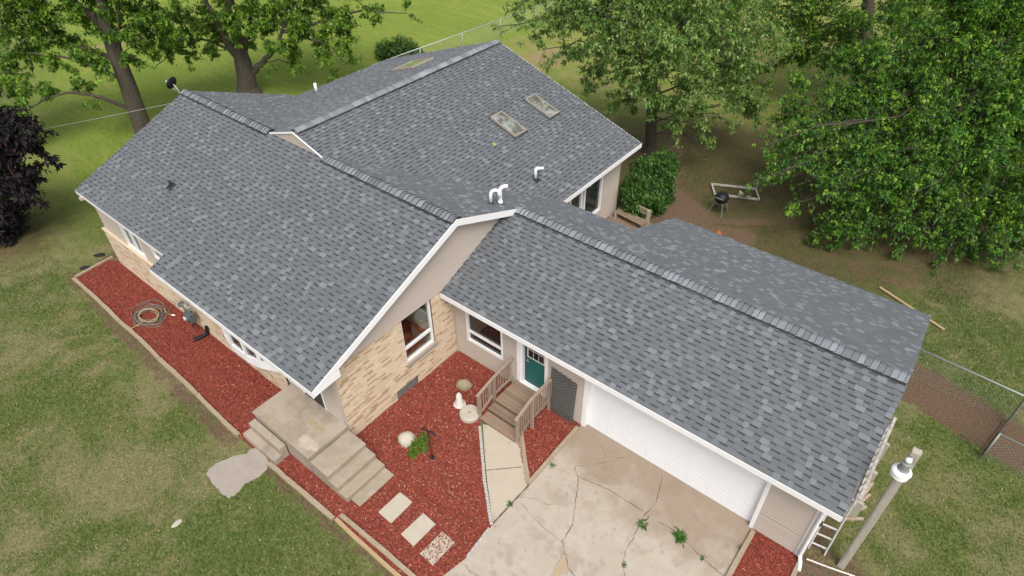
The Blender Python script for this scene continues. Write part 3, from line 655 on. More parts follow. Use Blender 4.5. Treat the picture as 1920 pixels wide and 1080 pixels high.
# garage front: window, entry door, garage door openings
HW = (.50, 1.93, .80, 2.32); HD = (2.46, 3.52, .30, 2.66); HG = (4.80, 9.90, -.05, 2.30)
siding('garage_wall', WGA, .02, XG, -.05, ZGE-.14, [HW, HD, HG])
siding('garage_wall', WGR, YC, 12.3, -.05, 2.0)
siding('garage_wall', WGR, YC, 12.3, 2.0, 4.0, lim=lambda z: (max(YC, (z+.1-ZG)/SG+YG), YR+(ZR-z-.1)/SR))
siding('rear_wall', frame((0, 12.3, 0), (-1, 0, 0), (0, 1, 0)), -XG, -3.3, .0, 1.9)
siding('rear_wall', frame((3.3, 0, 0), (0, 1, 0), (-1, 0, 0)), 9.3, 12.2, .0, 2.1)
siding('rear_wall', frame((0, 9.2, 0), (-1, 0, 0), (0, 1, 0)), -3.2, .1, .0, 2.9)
b = MB(); lb(b, WGA, XG-.10, XG+.024, -.05, .03, .0, ZGE-.16); b.build('corner_trim', M['white'], HOUSE)
b = MB(); lb(b, WGA, .022, .07, .01, .05, .02, ZGE-.15); b.build('corner_trim', M['siding'], HOUSE)
b = MB(); b.box(-.06, .012, -.012, .05, .74, 2.84); b.build('corner_trim', M['siding'], HOUSE)
def window(W, a0, a1, z0, z1, fw=.06, hr=(), vr=(), glass='glass_dark', rec=.05, label=None, proud=.03, slim=.03, sill=None):
    root = MB()
    for q in ((a0, a1, z0, z0+fw), (a0, a1, z1-fw, z1), (a0, a0+fw, z0+fw, z1-fw), (a1-fw, a1, z0+fw, z1-fw)): lb(root, W, q[0], q[1], min(-.1, proud-.1), proud, q[2], q[3])
    for z in hr: lb(root, W, a0+fw, a1-fw, min(-.085, proud-.08), proud-.012, z-slim, z+slim)
    for a in vr:
        zs = [z0+fw]+sorted(hr)+[z1-fw]
        for za, zb in zip(zs, zs[1:]): lb(root, W, a-slim*.8, a+slim*.8, min(-.085, proud-.08), proud-.012, za+(slim if za in hr else 0), zb-(slim if zb in hr else 0))
    o = root.build('window', M['white'], HOUSE, label)
    g = MB(); lb(g, W, a0+fw*.5, a1-fw*.5, -rec-.012, -rec, z0+fw*.5, z1-fw*.5); g.build('glass', M[glass], o)
    if sill:
        s_ = MB(); lb(s_, W, a0-.04, a1+.04, -.02, .07, z0-.075, z0-.003); s_.build('sill', M[sill], o)
    return o
M['sillstone'] = mat('grey_sill_stone', (.27, .25, .225), .85, noise=[(20, .4, .7, .4, (.2, .185, .165))])
window(WG, *GW, fw=.07, hr=(1.62,), glass='clear', label='tall window in the tan brick gable', sill='sillstone', slim=.05, proud=-.055, rec=.10)
window(WGA, *HW, fw=.07, hr=(1.22,), label='double hung window in the siding beside the stoop', slim=.028)
window(WF, *FW1, fw=.06, vr=(-10.7,), glass='glass_green', label='two pane slider window under the front eave')
window(WF, *FW2, fw=.06)
# basement window of glass blocks
b = MB()
for i in range(4):
    for j in range(2): lb(b, WG, BW[0]+.02+i*.205, BW[0]+.215+i*.205, -.07, -.03, .0+j*.17, .16+j*.17)
o = b.build('basement_window', mat('glass_block', (.17, .175, .165), .25, noise=[(9, .4, .7, .5, (.09, .09, .085))]), HOUSE)
b = MB(); lb(b, WG, BW[0], BW[1], -.11, -.075, -.03, .36); b.build('mortar_bed', M['mortar'], o)
# room seen through the gable window
b = MB(); b.box(-6.0, -.13, .2, 6.2, .42, .5, m=0); b.box(-6.05, -6.0, .2, 6.2, .5, 2.9, m=1); b.box(-2.7, -.13, .12, .2, .5, 2.84, m=1); b.box(-6.0, -2.7, .12, .2, .5, 1.0, m=1); b.box(-6.0, -.13, 6.2, 6.28, .5, 2.84, m=1); b.box(-6.0, -.13, .2, 6.2, 2.84, 2.86, m=1)
b.build('room_interior', [M['roomfloor'], M['roomwall']], HOUSE)
DK = empty('desk', (-.8, 3.6, .5), 'reddish wooden desk added inside behind the gable window', 'desk')  # added desk: the red wood floor raised into the window light
b = MB()
for k in range(7): g = (.55, 1, .8, 1.25, .65, 1.1, .9)[k]; b.box(-1.62+k*.2, -1.43+k*.2, 1.8, 3.36, 1.02, 1.06, (g, g, g))
b.build('desk_top', mat('red_wood', (.50, .17, .095), .4, attr=True, noise=[(7, .45, .6, .5, (.2, .05, .03))], stretch=(5, .7, 1)), DK)
for (x, y) in ((-1.55, 2.3), (-.3, 2.3), (-1.55, 3.25), (-.3, 3.25)): b = MB(); b.box(x-.04, x+.04, y-.04, y+.04, .5, 1.018); b.build('leg', M['roomfloor'], DK)
CB = empty('cabinet', (-.5, 3.85, .5), 'pale cabinet added right behind the gable window', 'cabinet')  # added cabinet, lifts the tub into the window light
b = MB(); b.box(-.86, -.18, 3.42, 4.3, .5, 1.40); b.build('body', M['roomwall'], CB)
b = MB(); b.box(-.88, -.16, 3.40, 4.32, 1.402, 1.44); b.build('top', M['roomfloor'], CB)
BK = empty('wash_tub', (-.52, 3.78, 1.442), 'round white tub with a yellow rim seen through the gable window', 'tub')
b = MB(); b.lathe((-.52, 3.78, 1.442), [(0, 0), (.28, 0), (.36, .3), (.34, .3), (.26, .03), (0, .03)], 32); b.build('tub_body', M['pvc'], BK)
b = MB(); b.lathe((-.52, 3.78, 1.742), [(.36, .0), (.39, .0), (.39, .035), (.34, .035), (.34, .0)], 32); b.build('rim', mat('yellow_rim', (.55, .42, .14), .5), BK)
# bow window under the front eave
o = None; bp_ = [(-5.72, .0), (-5.15, -.30), (-4.62, -.40), (-3.85, -.40), (-3.32, -.30), (-2.72, .0)]
b = MB(); gl = MB()
for (xa, ya), (xb, yb) in zip(bp_, bp_[1:]):
    A = np.array([xb-xa, yb-ya, 0]); L = np.linalg.norm(A); A /= L; Wb = frame((xa, ya, 0), A, (A[1], -A[0], 0))
    lb(b, Wb, .0, L, -.06, .02, 1.0, 1.30); lb(b, Wb, .0, L, -.06, .02, 2.62, 2.85)
    lb(b, Wb, .0, .055, -.06, .018, 1.30, 2.62); lb(b, Wb, L-.055, L, -.06, .018, 1.30, 2.62)
    lb(gl, Wb, .05, L-.05, -.04, -.03, 1.28, 2.64)
lo = [(x, y*.55+.0) for x, y in bp_]
b.face([(x, y-.02, 1.0) for x, y in bp_] + [(-2.72, .05, 1.0), (-5.72, .05, 1.0)][::1])
for i in range(len(bp_)-1): b.face([(bp_[i][0], bp_[i][1]-.018, 1.0), (bp_[i+1][0], bp_[i+1][1]-.018, 1.0), (bp_[i+1][0]*.94-.25, .0, .80), (bp_[i][0]*.94-.25, .0, .80)])
o = b.build('window', M['white'], HOUSE, 'white bow window bulging out under the front eave'); gl.build('glass', M['clear'], o)
# front storm door behind the landing
b = MB(); lb(b, WF, FD[0], FD[1], -.09, .02, .765, 2.8); o = b.build('door', M['flash'], HOUSE, 'dark storm door above the concrete landing')
b = MB(); lb(b, WF, FD[0]-.06, FD[0]-.003, -.05, .03, .765, 2.84); lb(b, WF, FD[1]+.003, FD[1]+.05, -.05, .03, .765, 2.84); b.build('frame', M['white'], o)
# green entry door
b = MB()
b_a, b_b = 2.72, 3.44
lb(b, WGA, b_a, b_b, -.13, -.085, .36, 2.55)
DO = b.build('door', M['teal'], HOUSE, 'dark green entry door with a six pane window')
b = MB(); lb(b, WGA, b_a+.05, b_b-.05, -.086, -.075, 1.46, 2.16); o2 = b.build('window', M['white'], DO)
b = MB()
cw = (b_b-b_a-.2)/3; chh = .28
for i in range(3):
    for j in range(2): lb(b, WGA, b_a+.085+i*(cw+.015), b_a+.085+i*(cw+.015)+cw, -.0755, -.072, 1.50+j*(chh+.03), 1.50+j*(chh+.03)+chh)
o2 = b.build('pane', M['glass_dark'], DO)
b = MB(); b.tube([WGA(b_a+.06, -.085, 1.33), WGA(b_a+.06, -.03, 1.33), WGA(b_a+.15, -.025, 1.33)], .014); b.lathe(WGA(b_a+.06, -.085, 1.33), [(.03, 0), (.03, .012)], 14, (0, -1, 0)); b.build('handle', M['alu'], DO)
b = MB()
lb(b, WGA, 2.46, 2.57, -.02, .03, .30, 2.66); lb(b, WGA, 3.50, 3.57, -.02, .03, .30, 2.66); lb(b, WGA, 2.571, 2.66, -.13, -.0, .36, 2.55); lb(b, WGA, 3.44, 3.5, -.13, -.0, .36, 2.55); lb(b, WGA, 2.57, 3.5, -.13, .03, 2.56, 2.66); lb(b, WGA, 2.571, 3.499, -.13, .05, .30, .355)
b.build('frame', M['white'], DO)
b = MB(); lb(b, WGA, 2.663, 2.717, -.12, -.10, .36, 2.55); b.build('gap_strip', M['flash'], DO)
# garage door: panelled sections with pressed grooves
b = MB(); g0, g1 = 4.92, 9.80
for k in range(4):
    z0, z1 = .02+k*.54, .02+(k+1)*.54-.008
    lb(b, WGA, g0, g1, -.14, -.10, z0, z1)
    for i in range(8):
        a0 = g0+.07+i*(g1-g0-.06)/8; a1 = a0+(g1-g0-.06)/8-.09
        for j in range(4): lb(b, WGA, a0, a1, -.10, -.0968, z0+.03+j*.125, z0+.03+j*.125+.112)
o = b.build('garage_door', M['garage_white'], HOUSE, 'wide white sectional garage door')
b = MB(); lb(b, WGA, g0-.13, g0-.003, -.12, .035, .0, 2.42); lb(b, WGA, g1+.003, g1+.10, -.12, .035, .0, 2.42); lb(b, WGA, g0, g1, -.12, .035, 2.19, 2.42); b.build('frame', M['white'], o)
b = MB(); lb(b, WGA, g0, g1, -.135, -.09, .0, .018); b.build('weather_strip', M['dark'], o)
# wing windows (tall, white posts)
for i, (y0, y1) in enumerate(((9.7, 10.55), (10.68, 11.5), (11.62, 12.86))):
    window(WW, y0, y1, .98, 2.92, fw=.085, glass='glass_green')
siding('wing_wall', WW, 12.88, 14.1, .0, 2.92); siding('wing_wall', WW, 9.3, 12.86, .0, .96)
b = MB(); lb(b, WW, 14.06, 14.13, -.02, .025, .0, 3.0); b.build('corner_trim', M['siding'], HOUSE)
# skylights
def skylight(dx, y0, y1, x0, x1, label):
    """x0 lower edge, x1 upper edge on a wing slope (dx=+1 right slope, -1 left slope)"""
    sv = np.array([-dx, 0, SW])/cs(SW); nn = np.array([dx*SW, 0, 1])/cs(SW); z0 = ZW-SW*abs(x0-XW); L = abs(x1-x0)*cs(SW)
    P = lambda s, y, h: np.array([x0, y, z0])+sv*s+nn*h
    b = MB(); fwd = .04
    def bx(s0, s1, ya, yb, h0, h1, bb=b): bb.obox(P((s0+s1)/2, (ya+yb)/2, (h0+h1)/2), sv*(s1-s0), (0, yb-ya, 0), nn*(h1-h0))
    bx(0, fwd, y0, y1, -.02, .11); bx(L-fwd, L, y0, y1, -.02, .11); bx(fwd, L-fwd, y0, y0+fwd, -.02, .11); bx(fwd, L-fwd, y1-fwd, y1, -.02, .11)
    o = b.build('skylight', M['skyframe'], HOUSE, label, bevel=.006)
    g = MB(); bx(.03, L-.03, y0+.03, y1-.03, .08, .092, g); g.build('glass', M['sky_glass'], o)
    f = MB(); bx(-.06, L+.06, y0-.05, y1+.05, .005, .024, f); f.build('flashing', M['flash'], o)
M['sky_glass'] = mat('skylight_glass', (.11, .105, .085), .06, noise=[(2.2, .46, .56, .85, (.30, .32, .31)), (6, .52, .6, .6, (.06, .08, .04))], spec=.6)
skylight(1, 10.62, 11.25, -2.49, -3.66, 'skylight with strong reflections, nearer to the eave pipe')
skylight(1, 12.62, 13.19, -2.44, -3.63, 'skylight further from the ridge of the front roof')
skylight(-1, 11.55, 12.8, -9.75, -8.5, 'square skylight on the far slope')
# pipes on the roof
def boot(b, p, n):
    b.lathe(np.array(p)-np.array(n)*.01, [(.13, 0), (.12, .03), (.07, .05), (.06, .09)], 16, n)
nR = np.array([0, SR, 1])/cs(SR); nWg = np.array([SW, 0, 1])/cs(SW)
def arc(c, r, a0, a1, dx, n=7): return [np.array(c)+np.array(dx)*r*math.cos(a0+(a1-a0)*i/n)+np.array([0, 0, 1])*r*math.sin(a0+(a1-a0)*i/n) for i in range(n+1)]
rd = np.array([.62, .78, 0])
p1 = np.array([-.30, 6.70, ZB(6.70)]); p2 = np.array([-.20, 7.02, ZB(7.02)])
b = MB(); c1 = p1+np.array([0, 0, .33])+rd*.13
b.tube([p1, p1+np.array([0, 0, .33])]+arc(c1, .13, math.pi, 0, rd)[1:]+[c1+rd*.13-np.array([0, 0, .12])], .052, 12, cap=True)
o = b.build('vent_pipe', M['pvc'], HOUSE, 'hooked white pipe, nearer one of the pair', smooth=True); b = MB(); boot(b, p1, nR); b.build('boot', M['flash'], o)
b = MB(); c2 = p2+np.array([0, 0, .46])+rd*.14
b.tube([p2, p2+np.array([0, 0, .05]), p2+np.array([0, 0, .46])]+arc(c2, .14, math.pi, math.pi/2, rd)[1:]+[c2+np.array([0, 0, .14])+rd*.10], .056, 12)
b.tube([p2+np.array([0, 0, -.02]), p2+np.array([0, 0, .12])], .075, 12)
o = b.build('vent_pipe', M['pvc'], HOUSE, 'taller white pipe with a sideways elbow', smooth=True); b = MB(); boot(b, p2, nR); b.build('boot', M['flash'], o)
p3 = np.array([-.79, 9.58, ZW-SW*(-.79-XW)]); b = MB(); c3 = p3+np.array([0, 0, .36])+rd*.07
b.tube([p3, p3+np.array([0, 0, .36])]+arc(c3, .07, math.pi, math.pi*.55, rd)[1:]+[c3+rd*.2+np.array([0, 0, .05])], .05, 12)
o = b.build('vent_pipe', M['pvc'], HOUSE, 'white elbow pipe low on the wing roof', smooth=True); b = MB(); boot(b, p3, nWg); b.box(p3[0]-.14, p3[0]+.14, p3[1]-.12, p3[1]+.12, p3[2]-.04, p3[2]+.018); b.build('boot', M['flash'], o)
p4 = np.array([-12.42, 9.5, ZW-SW*(XW+12.42)]); b = MB(); b.tube([p4, p4+np.array([0, 0, .42])], .06, 12); o = b.build('vent_pipe', M['pvc'], HOUSE, 'straight white pipe on the far slope', smooth=True); b = MB(); boot(b, p4, np.array([-SW, 0, 1])); b.build('boot', M['flash'], o)
p5 = np.array([-9.7, 1.51, ZF(1.51)]); nF = np.array([0, -SF, 1])/cs(SF); b = MB(); b.tube([p5, p5+np.array([0, 0, .24])], .045, 12); o = b.build('vent_pipe', M['ventgreen'], HOUSE, 'short dark pipe on the front slope'); b = MB(); boot(b, p5, nF); b.obox(p5+nF*.016, (.3, 0, 0), np.array([0, 1, SF])*.28, nF*.02); b.build('boot', M['flash'], o)
# downspout at the garage corner
b = MB(); q = [WGA(XG+.02, .09, 2.5), WGA(XG+.02, .09, .22), WGA(XG+.10, .2, .08), WGA(XG+.14, .38, .05)]
b.tube(q, .045, 10); b.build('downspout', M['white'], HOUSE)
b = MB(); b.lathe(WGA(XG+.05, .06, 1.62), [(.0, .1), (.05, .1), (.06, .03), (.045, -.05), (0, -.06)], 14); b.build('outdoor_light', M['dark'], HOUSE)
# ------------------------------------------------------------------ concrete landing with two flights
P_ = empty('concrete_porch', (-1.1, -.7, 0), 'stained concrete landing with steps on two sides at the brick corner', 'porch')
b = MB(); b.box(-2.36, .06, -1.33, -.012, -.05, .66); b.box(-2.40, .09, -1.36, -.012, .66, .76); b.build('landing', M['concrete'], P_, bevel=.012)
xs = [.06, .80, 1.15, 1.47, 1.80]; zs = [.585, .405, .225, .07]
b = MB()
for k in range(4):
    b.box(xs[k]+.003 if k else .093, xs[k+1], -1.33 if k < 3 else -1.22, -.03, -.05, zs[k]-.045); b.box(xs[k]+.003 if k else .093, xs[k+1]+.018, -1.335 if k < 3 else -1.22, -.025, zs[k]-.045, zs[k])
b.build('steps', M['concrete'], P_, bevel=.008)
b = MB(); b.box(-2.38, -.95, -1.57, -1.364, -.05, .48); b.box(-2.40, -.93, -1.82, -1.573, -.05, .24); b.build('steps', M['concrete'], P_, bevel=.01)
# pale spill stain on the landing: a thin dried layer
def blob(cx, cy, rx, ry, n=40, seed=1):
    r = random.Random(seed); ph = [r.uniform(0, 6.28) for _ in range(5)]
    return [(cx+rx*math.cos(t)*(1+.16*math.sin(2*t+ph[0])+.1*math.sin(3*t+ph[1])+.06*math.sin(7*t+ph[2])), cy+ry*math.sin(t)*(1+.16*math.sin(2*t+ph[0])+.1*math.sin(3*t+ph[1])+.06*math.sin(7*t+ph[2]))) for t in [2*math.pi*i/n for i in range(n)]]
b = MB(); pl = blob(-.28, -1.05, .30, .2, seed=4); b.face([(x, min(max(y, -1.34), -.1), .7615) for x, y in pl])
b.build('pale_stain', mat('pale_stain', (.44, .375, .305), .9, noise=[(7, .40, .60, .8, (.36, .30, .24))]), P_)
b = MB(); pl = blob(-.62, -.55, .32, .10, seed=7); b.face([(x, y, .762) for x, y in pl]); b.build('moss_stain', mat('moss_stain', (.30, .24, .13), .9, noise=[(9, .4, .6, .8, (.33, .29, .225))]), P_)
# ------------------------------------------------------------------ wooden stoop with railings
D_ = empty('wooden_stoop', (3.05, 3.6, 0), 'weathered wooden stoop with slatted railings at the green door', 'stoop')
def boards(b, x0, x1, ys, z, th=.03):
    for i, (ya, yb) in enumerate(zip(ys, ys[1:])): g = rs.uniform(.8, 1.15); b.box(x0, x1, ya+.004, yb-.004, z-th, z, (g, g*rs.uniform(.95, 1.02), g*.98))
b = MB(); n = 8; boards(b, 2.43, 3.66, [3.44+i*(4.42-3.44)/n for i in range(n+1)], .33); b.box(2.43, 3.66, 3.455, 3.48, .02, .298, (.55, .55, .55)); b.build('platform', M['deckwood'], D_)
b = MB(); boards(b, 2.42, 3.67, [3.13, 3.28, 3.44], .225); b.box(2.42, 3.67, 3.15, 3.17, .06, .193, (.5, .5, .5)); b.build('step', M['deckwood'], D_)
b = MB(); boards(b, 2.42, 3.68, [2.78, 2.95, 3.13], .115); b.box(2.42, 3.68, 2.80, 2.82, .0, .083, (.5, .5, .5)); b.build('step', M['deckwood'], D_)
for x in (2.35, 3.74):
    up0, up1, up2 = (1.02, 1.16, 1.24) if x < 3 else (1.06, 1.28, 1.30)
    A, B_, C_ = (x, 2.86, up0), (x, 3.52, up1), (x, 4.40, up2)
    for (y, h) in ((2.86, up0-.02), (3.52, up1-.02)) + (((4.34, up2-.02),) if x > 3 else ()):
        b = MB(); b.box(x-.045, x+.045, y-.045, y+.045, -.02, h, (rs.uniform(.85, 1.1),)*3)
        b.build('post', M['railwood'], D_, bevel=.006)
    b = MB(); b.bar(np.array(A)+[0, -.08, .012-.02], np.array(B_)+[0, .0, .012], .085, .035); b.bar(np.array(B_)+[0, .0, .012], np.array(C_)+[0, 0, .012], .085, .035); b.build('handrail', M['railwood'], D_)
    b = MB(); lo0, lo1, lo2 = (.20, .44, .44); b.bar((x, 2.92, lo0), (x, 3.46, lo1), .035, .085); b.bar((x, 3.58, lo1), (x, 4.40, lo2), .035, .085); b.build('bottom_rail', M['railwood'], D_)
    for k in range(5):
        t = (k+.6)/5.2; y = 2.92+.54*t; b = MB(); g = rs.uniform(.85, 1.15); b.box(x-.045 if x < 3 else x+.018, x-.018 if x < 3 else x+.045, y-.018, y+.018, lo0+(lo1-lo0)*t-.03, up0+(up1-up0)*t, (g, g, g)); b.build('baluster', M['railwood'], D_)
    for k in range(7):
        t = (k+.5)/7; y = 3.58+.78*t; b = MB(); g = rs.uniform(.85, 1.15); b.box(x-.045 if x < 3 else x+.018, x-.018 if x < 3 else x+.045, y-.018, y+.018, lo1-.03, up1+(up2-up1)*t, (g, g, g)); b.build('baluster', M['railwood'], D_)
# lattice trellis leaning on the siding
b = MB(); x0, x1, z0, z1 = 3.72, 4.58, .04, 1.72
def clipseg(p, d):
    t0, t1 = -9, 9
    for i, (lo, hi) in enumerate(((x0, x1), (z0, z1))):
        a = sorted(((lo-p[i])/d[i], (hi-p[i])/d[i])); t0 = max(t0, a[0]); t1 = min(t1, a[1])
    return (t0, t1) if t1-t0 > .06 else None
for sgn, yo in ((1, .0), (-1, .014)):
    d = np.array([math.cos(R(33)), sgn*math.sin(R(33))])
    for k in range(-14, 30):
        p = np.array([x0, z0+k*.105]); s_ = clipseg(p, d)
        if s_:
            a, e = p+d*s_[0], p+d*s_[1]; f = lambda q: (q[0]+(1.72-q[1])*.0, YC-.05-.10*(1.72-q[1])/1.7-yo, q[1]-.16*(q[0]-x0)+.06)
            b.bar(f(a), f(e), .034, .012, up=(0, -1, 0))
tag(b.build('lattice_trellis', M['lattice']), 'dark grey wooden lattice leaning on the siding beside the garage door', 'trellis')
# ------------------------------------------------------------------ garden pieces
def rock(name, cen, rx, ry, rz, label, cat, seed, hole=False, m='stone', rot=0.0, parent=None):
    r = np.random.default_rng(seed); bm = bmesh.new(); bmesh.ops.create_icosphere(bm, subdivisions=3, radius=1)
    k = r.normal(size=(5, 3)); ph = r.uniform(0, 6, 5)
    for v in bm.verts:
        c = np.array(v.co); f = 1+.07*sum(math.sin(2.2*float(k[i]@c)+ph[i]) for i in range(5))/1.5
        c = c*f*[rx, ry, rz]; c[2] = max(c[2], -rz*.5); x = c[0]*math.cos(rot)-c[1]*math.sin(rot); y = c[0]*math.sin(rot)+c[1]*math.cos(rot); v.co = (x+cen[0], y+cen[1], c[2]+cen[2])
    me = bpy.data.meshes.new(name); bm.to_mesh(me); bm.free(); me.polygons.foreach_set('use_smooth', [True]*len(me.polygons))
    return tag(link(name, me, M[m], parent), label, cat)
q = G(870, 722, .1); M['tanrock'] = mat('tan_rock', (.24, .20, .13), .9, noise=[(6, .4, .7, .5, (.33, .285, .2))], bump=(15, .5, .01))
rock('rock', q, .26, .17, .2, 'rounded tan rock in the red mulch near the brick wall', 'rock', 2, m='tanrock', rot=.5)
q = G(762, 823, .12); rock('rock', q, .23, .24, .22, 'pale rounded stone beside the green ground cover', 'rock', 5)
q = G(332, 981, .02); rock('rock', q, .08, .14, .02, 'small whitish flat stone lying alone in the front grass', 'rock', 8)
q = G(881, 780, .0); b = MB(); b.lathe((q[0], q[1], .0), [(0, 0), (.27, 0), (.30, .04), (.30, .15), (.27, .19), (.035, .195), (.03, .10), (0, .10)], 36); b.build('millstone', M['stone'], label='round pale millstone leaning by the stoop post', cat='stone', bevel=0)
q = G(862, 759, .0); M['chalk'] = mat('chalky_white', (.58, .56, .52), .8, noise=[(14, .45, .7, .4, (.45, .42, .37))]); T_ = empty('garden_lighthouse', (q[0], q[1], 0), 'small white cone shaped garden lighthouse in the mulch', 'garden ornament')
b = MB(); b.lathe((q[0], q[1], 0), [(0, .0), (.18, .0), (.185, .05), (.15, .08), (.125, .16), (.07, .38)], 24); b.build('tower', M['chalk'], T_, smooth=False)
b = MB(); b.lathe((q[0], q[1], 0), [(.085, .38), (.088, .40), (.06, .41), (.055, .47), (.065, .475), (.035, .52), (0, .54)], 24); b.build('lantern_top', M['chalk'], T_)
q = PLx(921, 712, 0, 2.15); b = MB(); b.lathe((2.08, q[1], 0), [(0, 0), (.09, 0), (.10, .05), (.075, .3), (.095, .45), (.06, .58), (0, .62)], 20); tag(b.build('garden_post', M['stone']), 'pale rounded garden post just behind the left stoop railing', 'garden ornament')
# bird feeder hook: T shaped dark pole
q = G(810, 858, .02); H_ = empty('shepherd_hook', (q[0], q[1], 0), 'thin dark T topped pole standing in the red mulch', 'garden pole')
b = MB(); b.tube([(q[0], q[1], 0), (q[0], q[1], 1.18)], .013, 8); b.build('pole', M['dark'], H_)
b = MB(); b.tube([(q[0]-.20, q[1]-.03, 1.15), (q[0]-.1, q[1]-.01, 1.21), (q[0], q[1], 1.19), (q[0]+.1, q[1]+.03, 1.21), (q[0]+.19, q[1]+.05, 1.14)], .028, 8); b.build('cross_arm', M['dark'], H_)
b = MB(); b.lathe((q[0], q[1], 0), [(0, .05), (.07, .05), (.09, .025), (.09, .0)], 16); b.build('foot', M['dark'], H_)
# stepping stones
for i, pl in enumerate(SST):
    b = MB(); b.prism([tuple(map(float, q)) for q in pl], 2, -.03, .05)
    tag(b.build('stepping_stone', M['paverstone'], bevel=.008), ['clean rectangular stepping stone nearest the concrete steps', 'rectangular stepping stone with mulch over one corner', 'rectangular stepping stone mostly littered with red mulch'][i], 'stepping stone', 'stepping stones in the mulch')
# edging timbers
def timber(p, q, wd, ht, label, m='timber', sag=0.0, group='timbers edging the beds'):
    p, q = np.array([*p, ht/2-.01]), np.array([*q, ht/2-.01]); b = MB(); n = 8; d = q-p
    nn = np.array([-d[1], d[0], 0])/np.linalg.norm(d)
    ring = []
    for i in range(n+1):
        c = p+d*i/n+nn*(sag*math.sin(math.pi*i/n)+rs.uniform(-.008, .008)); w2 = wd/2*rs.uniform(.9, 1.08); ring.append([c-nn*w2-[0, 0, ht/2], c-nn*w2+[0, 0, ht/2*rs.uniform(.8, 1)], c+nn*w2+[0, 0, ht/2*rs.uniform(.85, 1)], c+nn*w2-[0, 0, ht/2]])
    for a, e in zip(ring, ring[1:]):
        for k in range(4): b.face([a[k], a[(k+1) % 4], e[(k+1) % 4], e[k]])
    b.face(ring[0]); b.face(ring[-1])
    return tag(b.build('edging_timber', M[m]), label, 'edging timber', group)
timber((-13.66, -1.55), (-13.78, -.1), .11, .10, 'short timber closing the far left end of the long mulch bed')
tp = [(-13.62, -1.63), (-9.9, -1.70), (-7.2, -1.76), (-4.9, -1.80), (-2.58, -1.88)]
tl_ = ['long edging timber at the far left corner of the mulch bed', 'edging timber in front of the coiled hose', 'edging timber in front of the bow window', 'edging timber ending beside the lower concrete steps']
for (p, q, l) in zip(tp, tp[1:], tl_):
    timber(p, (q[0]-.03, q[1]), .12, .11, l, sag=rs.uniform(-.03, .03))
timber((-1.12, -1.90), (1.55, -1.86), .12, .11, 'edging timber between the grass and the main concrete steps')
timber((1.62, -1.68), (4.9, -1.66), .11, .12, 'upper of the doubled timbers along the front grass', sag=.02)
timber((1.60, -1.83), (4.9, -1.82), .10, .09, 'yellowish outer timber of the doubled pair along the front grass', m='lumber', sag=-.03)
timber((3.50, 3.30), (4.76, 2.03), .11, .10, 'timber between the walkway and the small triangular mulch bed')
timber((4.80, 1.98), (4.78, 4.30), .11, .12, 'timber between the triangular mulch bed and the driveway')
timber((9.96, 4.38), (9.95, 1.6), .11, .12, 'timber along the right side of the driveway')
timber((11.13, 4.36), (11.12, 1.6), .11, .10, 'timber at the right garage corner beside the leaf litter')
b = MB(); b.tube([(11.22, 4.50, .05), (11.7, 4.62, .05), (12.25, 4.78, .05)], .022, 8); tag(b.build('white_pipe', M['chalk']), 'white plastic pipe lying on the ground below the garage corner', 'pipe')
# edging bricks along the walk
ec = [(2.55, 2.62), (2.85, 2.32), (3.16, 2.01), (3.5, 1.67), (3.82, 1.35), (4.1, 1.1), (4.33, .90), (4.55, .70), (4.75, .53)]
def walk_pts(pl, step):
    out = []; pl = [np.array(q, float) for q in pl]; d = 0; nxt = step/2
    for p, q in zip(pl, pl[1:]):
        L = np.linalg.norm(q-p)
        while nxt <= d+L: out.append((p+(q-p)*(nxt-d)/L, math.atan2(*(q-p)[::-1]))); nxt += step
        d += L
    return out
def edge_brick(name, l, w_, h): 
    b = MB(); b.box(-l/2, l/2, -w_/2, w_/2, -.02, h); return b.build(name, M['brickedge'], bevel=.012)
pb = None
for i, (c, a) in enumerate(walk_pts(ec, .088)):
    if pb is None: pb = edge_brick('edging_brick', .074, .085, .075); o = pb
    else: o = pb.copy(); COL.objects.link(o)
    o.location = (c[0], c[1], rs.uniform(-.008, .008)); o.rotation_euler = (rs.uniform(-.05, .05), rs.uniform(-.05, .05), a+rs.uniform(-.08, .08))
    tag(o, 'small grey edging brick in the curved row between the red mulch and the walkway', 'edging brick', 'small bricks edging the walkway')
pb = None
for i, (c, a) in enumerate(walk_pts([(4.80, .40), (4.86, -.5)], .15)):
    if pb is None: pb = edge_brick('edging_brick', .138, .06, .085); o = pb
    else: o = pb.copy(); COL.objects.link(o)
    o.location = (c[0], c[1], rs.uniform(-.006, .006)); o.rotation_euler = (0, 0, a+rs.uniform(-.05, .05))
    tag(o, 'long white edging brick in the short row beside the driveway', 'edging brick', 'white bricks edging the driveway')
# hose
b = MB(); hc = G(280, 592, .03); r = random.Random(4); c = (1, 1, 1)
pts = []; z = .03
for k in range(9*22):
    t = 2*math.pi*k/22; kk = k/22; rx = .50+.14*math.sin(kk*2.3)+.05*math.sin(3*t+kk); ry = .40+.10*math.sin(kk*3.1+1)
    pts.append((hc[0]+.17*math.sin(kk*1.7)+rx*math.cos(t+.2*kk), hc[1]+.12*math.cos(kk*2.1)+ry*math.sin(t+.2*kk), .035+.011*kk+.01*math.sin(t*2+kk)))
b.tube(pts, .013, 6, (.75, .82, .95))
pts2 = [(hc[0]+.12+(.40+.05*math.sin(k/9))*math.cos(k/3.4), hc[1]-.05+(.27+.04*math.cos(k/7))*math.sin(k/3.4), .15+.008*math.sin(k/2)) for k in range(60)]
pts2 += [(hc[0]+.3-k*.02, hc[1]-.3-.06*k, .14-.012*k) for k in range(1, 9)]
b.tube(pts2, .012, 6, (1.9, 1.65, 1.2)); b.tube([pts[-1], (hc[0]+.45, hc[1]+.42, .08), (hc[0]+.62, hc[1]+.5, .06)], .012, 6, (1.9, 1.6, 1.1))
